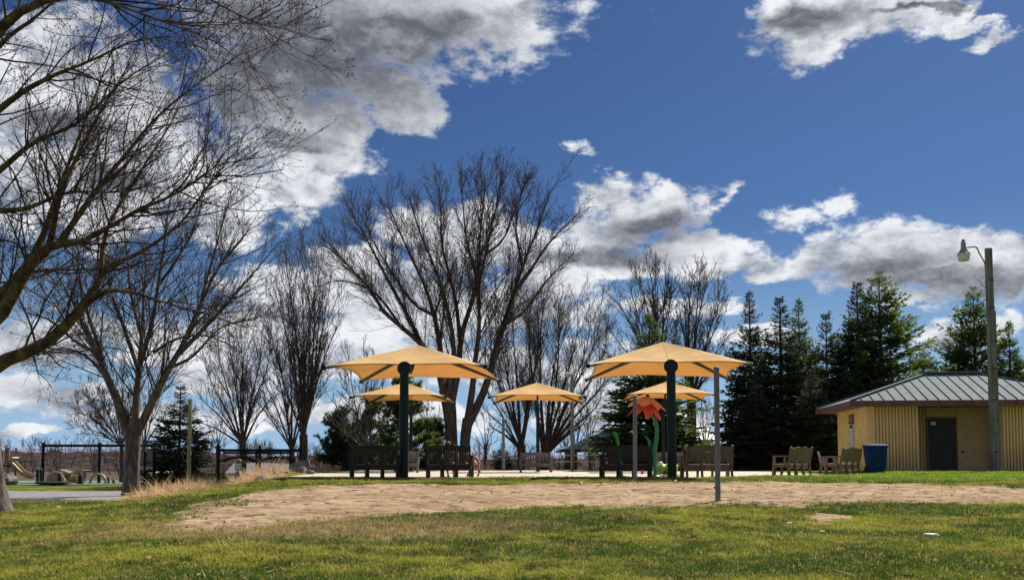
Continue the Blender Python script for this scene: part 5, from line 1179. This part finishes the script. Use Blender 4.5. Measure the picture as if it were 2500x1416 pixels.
# arched climber
DC = 43.0; o = gpos(633, DC); t = thing('jungle_gym', 'black overhead climbing frame with arches behind the dry grass', 'climbing frame', tuple(o)); zr_ = lambda py: P(0, py, DC).z - o.z; xr_ = lambda px: P(px, 1150, DC).x - o.x
for px, y, r_ in ((533, 1087, .07), (633.5, 1087, .06), (733, 1087, .055), (617, 1097, .045), (700, 1100, .045), (626, 1118, .05), (719, 1117, .045)):
    obj('post', MB().tube([(xr_(px), 0 if px not in (617, 700) else .6, -.3), (xr_(px), 0 if px not in (617, 700) else .6, zr_(y))], r_, 10), 'black_metal', t)
obj('top_beam', MB().tube([(xr_(533), 0, zr_(1099)), (xr_(733), 0, zr_(1099))], .065, 10), 'black_metal', t)
obj('lower_beam', MB().tube([(xr_(534), .6, zr_(1105)), (xr_(700), .6, zr_(1105))], .05, 10), 'black_metal', t)
for pts in ([(535, 1128), (553, 1119), (575, 1116), (598, 1118), (620, 1127)], [(633, 1126), (650, 1119), (672, 1116), (690, 1117), (706, 1122)]):
    for y in (0, .6): obj('arch', MB().tube([tuple(p) for p in smooth_path([[xr_(a), y, zr_(b)] for a, b in pts], 14)], .04, 8), 'black_metal', t)
for px, ya, yb, mt, w in ((575, 1104, 1117, 'greypanel', .05), (657, 1104, 1117, 'greypanel', .05), (682, 1098, 1122, 'black_metal', .07), (664, 1116, 1124, 'black_metal', .04), (672, 1116, 1126, 'black_metal', .04)):
    obj('hanger', MB().bar((xr_(px - 1.5), .3, zr_(ya)), (xr_(px + 1.5), .3, zr_(yb)), w, .05), mt, t)
# green sign on a stump
o = gpos(582, 33); o.z = P(582, 1176, 33).z; o.z = gzf(o.x, 33)
t = thing('sign_stand', 'small teal notice sign on a dark round stump in the dry grass', 'sign', tuple(o)); zr_ = lambda py: P(0, py, 33).z - o.z
obj('stump', MB().ellipsoid((0, 0, zr_(1164)), (.14, .13, .24), 14, 10, noise=.05), 'playbrown', t); obj('pedestal', MB().box((0, .03, zr_(1180)), (.12, .1, .55)), 'playbrown', t)
pn = obj('board', MB().box((0, -.02, zr_(1139)), (.22, .03, .27)), 'teal', t, smooth=0)
obj('lettering', MB().box((0, -.038, zr_(1134)), (.16, .004, .03)).box((-.01, -.038, zr_(1139)), (.13, .004, .02)).box((0, -.038, zr_(1143)), (.15, .004, .018)), 'white', pn)
obj('top_knob', MB().ellipsoid((.01, 0, zr_(1126)), (.10, .08, .09), 12, 8), 'playbrown', t)
# grey curved panel
o = gpos(730, 36); t = thing('curved_panel', 'grey curved low barrier panel beside the stones at the pad corner', 'panel', tuple(o)); V = []; zr_ = lambda py: P(0, py, 36).z - o.z
for i in range(15):
    px = 700 + 60 * i / 14; x = P(px, 1150, 36).x - o.x; y = .35 * math.cos(i / 14 * pi); zt = zr_(1133 - 10 * min(1, i / 9)); V += [(x, y, -.2), (x, y, zt)]
pm = obj('panel', MB().add(V, [(2 * i, 2 * i + 2, 2 * i + 3, 2 * i + 1) for i in range(14)]), 'greypanel', t); md = pm.modifiers.new('thickness', 'SOLIDIFY'); md.thickness = .03
for i, (px, py, D, w, h, lb) in enumerate([(641, 1169, 30, .24, .10, 'dark flat stone at the foot of the climbing frame grasses'), (671, 1165, 31, .15, .07, 'small stone between the flat stone and the grey panel'),
        (738, 1158, 33, .22, .12, 'rounded pinkish stone under the grey curved panel'), (757, 1158, 33, .15, .08, 'smaller stone at the pad corner next to the rounded one'), (700, 1162, 32, .12, .06, 'little stone half buried in dry grass by the panel')]):
    p = P(px, py, D); tag(obj('stone', MB().ellipsoid((0, 0, 0), (w, w * .8, h + .06), 14, 9, noise=.09, seed=i + 2), 'rock', loc=(p.x, D, gzf(p.x, D) + h * .7)), lb, 'stone', 'stones round the pad corner')

# ---------------------------------------------------------------- people
def skin(name, vs, es, mat, parent, sub=2):
    me = bpy.data.meshes.new(name); me.from_pydata([v[0] for v in vs], es, []); me.materials.append(M[mat])
    o = bpy.data.objects.new(name, me); COL.objects.link(o); o.parent = parent
    s = o.modifiers.new('skin', 'SKIN'); s.use_smooth_shade = True
    for i, v in enumerate(vs): me.skin_vertices[0].data[i].radius = (v[1], v[1] * (v[2] if len(v) > 2 else 1)); me.skin_vertices[0].data[i].use_root = (i == 0)
    b = o.modifiers.new('sub', 'SUBSURF'); b.levels = b.render_levels = sub
    return o
def person(label, loc, J, cloth_top, cloth_leg, k=1.0, rz=0):
    """J: joint positions in metres, figure facing +y."""
    t = thing('person', label, 'person', loc, rz)
    v = [(J['hip'], .085 * k), (J['waist'], .078 * k), (J['chest'], .088 * k), (J['neck'], .040 * k), (J['head0'], .055 * k), (J['head'], .078 * k), (J['crown'], .062 * k)]
    e = [(0, 1), (1, 2), (2, 3), (3, 4), (4, 5), (5, 6)]
    for s in 'LR':
        n = len(v); v += [(J['sh' + s], .045 * k), (J['el' + s], .032 * k), (J['wr' + s], .023 * k), (J['ha' + s], .026 * k, .6)]; e += [(2, n), (n, n + 1), (n + 1, n + 2), (n + 2, n + 3)]
        h = Vector(J['ha' + s]); d = (h - Vector(J['wr' + s])).normalized(); sd_ = d.orthogonal().normalized()
        for f in range(5):
            o_ = sd_ * (.020 * (f - 1.6) * k); ln_ = (.048, .055, .052, .042, .034)[f] * k
            if f == 4: o_ = sd_ * (-.034 * k); ln_ = .03 * k
            q = len(v); v += [(tuple(h + o_ + d * .012), .009 * k), (tuple(h + o_ * 1.15 + d * ln_ * .7), .008 * k), (tuple(h + o_ * 1.1 + d * ln_ + Vector((0, 0, -.01 * k))), .007 * k)]; e += [(n + 3, q), (q, q + 1), (q + 1, q + 2)]
    for s in 'LR':
        n = len(v); v += [(J['th' + s], .066 * k), (J['kn' + s], .048 * k), (J['an' + s], .032 * k), (J['to' + s], .03 * k)]; e += [(0, n), (n, n + 1), (n + 1, n + 2), (n + 2, n + 3)]
    skin('body', v, e, 'skin', t)
    g = 1.16
    tv = [(J['hip'], .088 * k * g), (J['waist'], .082 * k * g), (J['chest'], .092 * k * g)]; te = [(0, 1), (1, 2)]
    for s in 'LR': n = len(tv); mid = tuple((Vector(J['el' + s]) * .85 + Vector(J['sh' + s]) * .15)); tv += [(J['sh' + s], .050 * k * g), (mid, .038 * k * g)]; te += [(2, n), (n, n + 1)]
    skin('shirt', tv, te, cloth_top, t, 1)
    tv = [(J['hip'], .090 * k * g)]; te = []
    for s in 'LR': n = len(tv); mid = tuple((Vector(J['an' + s]) * .8 + Vector(J['kn' + s]) * .2)); tv += [(J['th' + s], .070 * k * g), (J['kn' + s], .053 * k * g), (mid, .042 * k * g)]; te += [(0, n), (n, n + 1), (n + 1, n + 2)]
    skin('trousers', tv, te, cloth_leg, t, 1)
    for s in 'LR': obj('shoe', MB().ellipsoid(tuple((Vector(J['an' + s]) + Vector(J['to' + s])) / 2 + Vector((0, 0, -.01))), (.042 * k, .10 * k, .038 * k), 12, 8), 'shoe', t)
    hd_ = (Vector(J['head']) + Vector(J['crown'])) / 2; f = Vector(J.get('face', (0, 1, 0))).normalized()
    obj('hair', MB().ellipsoid(tuple(hd_ - f * .016 + Vector((0, 0, .014))), (.092 * k, .098 * k, .098 * k), 18, 12, noise=.02), 'hair', t)
    obj('nose', MB().ellipsoid(tuple(Vector(J['head']) + f * .088 * k), (.012, .018, .016), 8, 6), 'skin', t)
    for sx in (-1, 1):
        rt = f.cross(Vector((0, 0, 1))).normalized()
        obj('eye', MB().ellipsoid(tuple(Vector(J['head']) + f * .078 * k + rt * sx * .03 + Vector((0, 0, .022))), (.010, .008, .007), 8, 6), 'blackplastic', t)
        obj('ear', MB().ellipsoid(tuple(Vector(J['head']) + rt * sx * .09 * k), (.012, .02, .026), 8, 6), 'skin', t)
    return t
pb = bpos(1096, 25.3); p1x = P(1093, 1150, 25.4).x
person('person with brown hair seated on the slatted bench, seen from behind, arm along its back', (p1x, 25.42, 0), dict(
    hip=(0, .05, .44), waist=(0, .02, .53), chest=(0, -.02, .66), neck=(0, -.02, .75), head0=(0, -.02, .79), head=(0, -.02, .86), crown=(0, -.02, .91),
    shL=(-.13, -.02, .72), elL=(-.19, -.09, .80), wrL=(-.13, -.20, .90), haL=(-.12, -.22, .93), shR=(.13, -.02, .70), elR=(.18, .04, .55), wrR=(.12, .17, .50), haR=(.10, .22, .50),
    thL=(-.08, .12, .44), knL=(-.08, .42, .42), anL=(-.02, .46, .07), toL=(-.02, .58, .04), thR=(.08, .12, .44), knR=(.10, .42, .42), anR=(.14, .44, .07), toR=(.14, .56, .04)), 'pinkcloth', 'khaki', .92)
p2 = P(1156, 1150, 26.6); k2 = 26.6 / FPX
def J2(px, py, dy=0): q = P(px, py, 26.6 + dy); return (q.x - p2.x, dy, q.z)
person('person in tan clothes bent over beyond the armrest of the slatted bench, hand on knee', (p2.x, 26.6, 0), dict(
    hip=J2(1158, 1131), waist=J2(1154, 1124, .03), chest=J2(1149, 1114, .10), neck=J2(1144, 1108, .18), head0=J2(1141, 1106, .22), head=J2(1137, 1103, .27), crown=J2(1133, 1099, .28), face=(-.5, .6, -.3),
    shL=J2(1142, 1117, .05), elL=J2(1138, 1128, .12), wrL=J2(1146, 1138, .22), haL=J2(1148, 1141, .25), shR=J2(1159, 1117, -.02), elR=J2(1171.5, 1128, -.05), wrR=J2(1170, 1140, .0), haR=J2(1169, 1144, .02),
    thL=J2(1154, 1137), knL=J2(1150, 1147, .18), anL=J2(1143, 1157, .05), toL=J2(1139, 1161.5, .10), thR=J2(1163, 1136), knR=J2(1171, 1146, .1), anR=J2(1169, 1157, 0), toR=J2(1165, 1161.5, .05)), 'pinkcloth', 'pinkcloth', .80)

# ---------------------------------------------------------------- small things on the ground
for px, py, s, lb, nm in ((1927, 1285, .03, 'white paper scrap just below the bare dirt patch', 'paper_scrap'), (1956, 1308, .02, 'small white scrap, lower of those under the dirt patch', 'paper_scrap'), (2007, 1306, .022, 'pale scrap under the right end of the dirt patch', 'paper_scrap'),
                      (2274, 1317, .045, 'bright white flattened cup lying alone far out on the lawn', 'paper_cup'), (1339, 1175, .035, 'white ball at the grass edge before the grey bench', 'ball'), (1418, 1184, .04, 'pale wrapper on the sand below the picnic table', 'wrapper'),
                      (1649, 1179, .04, 'white lump on the sand by the shade post', 'ball'), (142, 1244, .035, 'white scrap on the grass near the edge maple', 'paper_scrap'), (1717, 1321, .022, 'reddish scrap on the yellow grass', 'paper_scrap')):
    g0 = G(px, py); m = MB()
    if nm == 'ball': m.ellipsoid((0, 0, s * .9), (s, s, s), 12, 8, noise=.03)
    else: m.ellipsoid((0, 0, s * .7 + .02), (s * 1.7, s * 1.1, s * .6), 10, 6, Matrix.Rotation(px, 3, 'Z'), noise=.16, seed=px)
    tag(obj(nm, m, ('white' if px > 2200 or nm == 'ball' else 'seat_pale') if 'reddish' not in lb else 'playorange', loc=tuple(g0)), lb, 'litter' if nm != 'ball' else 'ball')

# ---------------------------------------------------------------- dry ornamental grass
def blades_mesh(cs, n, ln, w, lean, spread, up, seed):
    """Arching blades around clump centres: a ribbon of 4 segments each."""
    r = np.random.default_rng(seed); C = np.repeat(cs, n, 0); q = len(C); C = C + r.normal(0, spread, (q, 3)) * [1, 1, 0]
    C[:, 2] = gz(C[:, 0], C[:, 1]) - .02
    d = unit(r.normal(0, 1, (q, 3)) * [1, 1, .25] + np.array([lean, -.15, 0]) + [0, 0, 1] * r.uniform(up * .5, up * 1.5, (q, 1)))
    L = r.uniform(*ln, q); m = 5; pts = np.empty((q, m, 3)); pts[:, 0] = C
    for j in range(1, m): 
        d = unit(d + [0, 0, -.20] + r.normal(0, .10, (q, 3))); pts[:, j] = pts[:, j - 1] + d * (L / (m - 1))[:, None]
    pts[:, :, 2] = np.maximum(pts[:, :, 2], gz(pts[:, :, 0], pts[:, :, 1]) + .015 + r.uniform(0, .10, (q, 1)))
    sd_ = unit(np.cross(unit(pts[:, -1] - pts[:, 0]), r.normal(size=(q, 3))))[:, None, :] * (w * r.uniform(.6, 1.4, q))[:, None, None] * np.array([1, 1, .85, .6, .15])[None, :, None]
    V = np.stack([pts - sd_, pts + sd_], 2).reshape(-1, 3); b = (np.arange(q) * m * 2)[:, None]; i = (np.arange(m - 1) * 2)[None]
    return V, np.stack([b + i, b + i + 1, b + i + 3, b + i + 2], -1).reshape(-1, 4)
cl = []
for i in range(260):
    s = random.random(); px = 352 + (650 - 352) * s; py = np.interp(px, [352, 420, 500, 580, 650], [1222, 1208, 1193, 1181, 1172]); c = G(px, py + random.uniform(-2, 3))
    cl.append((c.x + random.uniform(-.3, .3), c.y + abs(random.gauss(0.25, .7)), 0))
Vg, Fg = blades_mesh(np.array(cl), 74, (.28, .70), .0075, -.45, .18, .6, 3)
tl = [(G(px, py).x, G(px, py).y + d, 0) for px, py, d in ((470, 1196, .3), (510, 1190, .4), (525, 1187, .8), (545, 1184, .6), (560, 1183, .5), (600, 1178, 1), (625, 1175, 1), (380, 1212, .4), (440, 1200, .6), (490, 1192, .5), (535, 1186, .3))]
V2, F2 = blades_mesh(np.array(tl), 46, (.45, 1.05), .006, -.05, .09, 1.7, 4)
Vg2 = np.vstack([Vg, V2]); Fg2 = np.vstack([Fg, F2 + len(Vg)])
tag(obj('dry_grass', np_mesh('dry_grass', Vg2, Fg2, 'drygrass', smooth=False), None), 'matted straw coloured ornamental grass down the bank', kind='stuff')
for i, (px, D, lb) in enumerate(((806, 49.5, 'dry fountain grass clump beyond the pad corner'), (825, 50, 'second dry grass clump beside the first bench'), (668, 33, 'dry grass clump among the stones'), (1190, 50, 'low dry clump beyond the twin trunks'))):
    x = P(px, 1150, D).x; V, F = blades_mesh(np.array([[x, D, 0]]), 130, (.5, .95), .009 if D > 40 else .006, 0, .10, 1.3, 50 + i)
    z0 = gzf(x, D); t = thing('grass_clump', lb, 'grass clump', (x, D, z0)); obj('foliage', np_mesh('foliage', V - [x, D, z0], F, 'drygrass', smooth=False), None, t)
# brown brush along the far edge of the pad
for i, (px, D, w, h, lb) in enumerate(((780, 56, 46, 48, 'brown leafless brush right of the grey panel'), (835, 58, 46, 46, 'brown leafless brush beyond the fountain grass'), (1035, 60, 50, 40, 'brown brush behind the slatted bench'), (925, 60, 44, 40, 'brown brush behind the first dark bench'),
                                       (1365, 62, 50, 48, 'leafless brush behind the grey bench'), (1260, 62, 44, 40, 'leafless brush behind the small bank spruce'), (1500, 66, 50, 50, 'brush under the pavilion side'))):
    fan_tree('leafless_shrub', lb, D, px, 1172, 1160, [(px + w * u, 1160 - h * (1 - abs(u) * .6)) for u in np.linspace(-1, 1, 9)], 7, dens=1.9, lmax=1.1, rmin=.010, group='leafless shrubs beyond the pad', cat='shrub', twig='far_twig')

# ---------------------------------------------------------------- lawn grass
def lawn():
    r = np.random.default_rng(9)
    src = bpy.data.collections.new('grass_tufts')
    for v in range(6):
        V, F = [], []
        for k in range(16):
            a = r.uniform(0, 6.28); rr = r.uniform(0, .07); x, y = rr * math.cos(a), rr * math.sin(a); h = r.uniform(.022, .055); w = r.uniform(.0022, .004); la = r.uniform(0, 6.28); ln_ = r.uniform(.008, .04)
            dx, dy = math.cos(la) * ln_, math.sin(la) * ln_; sx, sy = -math.sin(la) * w, math.cos(la) * w; b = len(V)
            V += [(x - sx, y - sy, -.01), (x + sx, y + sy, -.01), (x + dx * .4 + sx * .9, y + dy * .4 + sy * .9, h * .65), (x + dx * .4 - sx * .9, y + dy * .4 - sy * .9, h * .65), (x + dx, y + dy, h)]
            F += [(b, b + 1, b + 2, b + 3), (b + 3, b + 2, b + 4)]
        me = bpy.data.meshes.new('tuft'); me.from_pydata(V, [], F); me.materials.append(M['grassblade']); o = bpy.data.objects.new('tuft', me); src.objects.link(o)
    # positions: denser near the lens, none on sand, pad or path
    n = 330000; y = 6.3 + (r.random(n) ** 1.3) * 30; x = r.uniform(-1, 1, n) * (.60 * y + 1)
    keep = r.random(n) < np.clip(14.0 / y, .2, 1) ** .6
    x, y = x[keep], y[keep]
    sd_ = polydist(x, y, SAND) + fbm(x, y, 1.1, 5, 3.0) * 1.5; p2_ = polydist(x, y, PATCH) + fbm(x, y, 1.6, 4, 3.0) * .9
    keep = (sd_ < np.abs(r.normal(0, .34, len(x))) * (r.random(len(x)) < .7) - .06) & (p2_ < np.abs(r.normal(0, .16, len(x)))) & ~inpoly(x, y, PAD)
    worn = np.exp(-(((x + 2.6) / 3.2) ** 2 + ((y - 12.3) / 1.7) ** 2)) ; keep &= r.random(len(x)) > worn * .8
    keep &= ~((x < -9.6) & (y > 23.8)); bare = fbm(x, y, .9, 4, 21.0); keep &= r.random(len(x)) < np.clip(1.1 - np.maximum(bare - .08, 0) * 7, .2, 1)
    x, y = x[keep], y[keep]; V = np.stack([x, y, gz(x, y)], -1)
    me = bpy.data.meshes.new('grass'); me.vertices.add(len(V)); me.vertices.foreach_set('co', V.astype(np.float32).ravel())
    sc = (r.uniform(.4, 1.3, len(V)) * (1 + .5 * fbm(x, y, .7, 3, 2.0)) * np.interp(y, [8, 20, 36], [1, 1.35, 1.9])).astype(np.float32)
    at = me.attributes.new('sc', 'FLOAT', 'POINT'); at.data.foreach_set('value', sc)
    at = me.attributes.new('yaw', 'FLOAT_VECTOR', 'POINT'); at.data.foreach_set('vector', np.stack([r.normal(0, .12, len(V)), r.normal(0, .12, len(V)), r.uniform(0, 6.28, len(V))], -1).astype(np.float32).ravel())
    o = bpy.data.objects.new('grass', me); COL.objects.link(o); tag(o, 'short green and straw mottled lawn grass', kind='stuff')
    ng = bpy.data.node_groups.new('scatter', 'GeometryNodeTree'); ng.interface.new_socket('Geometry', in_out='INPUT', socket_type='NodeSocketGeometry'); ng.interface.new_socket('Geometry', in_out='OUTPUT', socket_type='NodeSocketGeometry')
    A = NT(ng); i_ = A.add('NodeGroupInput'); o_ = A.add('NodeGroupOutput'); ip = A.add('GeometryNodeInstanceOnPoints'); ci = A.add('GeometryNodeCollectionInfo'); ci.inputs['Collection'].default_value = src
    ci.inputs['Separate Children'].default_value = True; ci.inputs['Reset Children'].default_value = True; ip.inputs['Pick Instance'].default_value = True
    s1 = A.add('GeometryNodeInputNamedAttribute', data_type='FLOAT'); s1.inputs['Name'].default_value = 'sc'
    s2 = A.add('GeometryNodeInputNamedAttribute', data_type='FLOAT_VECTOR'); s2.inputs['Name'].default_value = 'yaw'
    rv_ = A.add('FunctionNodeRandomValue', data_type='INT'); rv_.inputs['Min'].default_value = 0; rv_.inputs['Max'].default_value = 5
    A.l.new(i_.outputs[0], ip.inputs['Points']); A.l.new(ci.outputs[0], ip.inputs['Instance']); A.l.new(s1.outputs['Attribute'], ip.inputs['Scale']); A.l.new(s2.outputs['Attribute'], ip.inputs['Rotation'])
    A.l.new([s for s in rv_.outputs if s.enabled][0], ip.inputs['Instance Index']); A.l.new(ip.outputs[0], o_.inputs[0])
    md = o.modifiers.new('scatter', 'NODES'); md.node_group = ng
lawn()
def leaf_litter():
    r = np.random.default_rng(77); n = 2600; y = 7 + r.random(n) ** 1.2 * 19; x = r.uniform(-1, 1, n) * (.58 * y + .5); z = gz(x, y) + r.uniform(.02, .045, n)
    a = r.uniform(0, 6.28, n); s = r.uniform(.012, .032, n) * np.where(r.random(n) < .08, 1.7, 1); e = np.where(r.random(n) < .3, 3.5, 1.0); d = np.stack([np.cos(a), np.sin(a), r.normal(0, .35, n)], -1) * (s * e)[:, None]; p = np.stack([-np.sin(a), np.cos(a), r.normal(0, .35, n)], -1) * (s * .55 / e ** .6)[:, None]
    c = np.stack([x, y, z], -1); V = np.stack([c - d, c + p, c + d, c - p], 1).reshape(-1, 3)
    o = obj('leaf_litter', np_mesh('leaf_litter', V, np.arange(n * 4).reshape(-1, 4), material('dead_leaf', (0.30, 0.19, 0.09), .9, scale=3, col2=(0.09, 0.055, 0.03), world_space=True, detail=8), smooth=False), None)
    tag(o, 'scattered dead leaves and twigs on lawn and sand', kind='stuff')
leaf_litter()
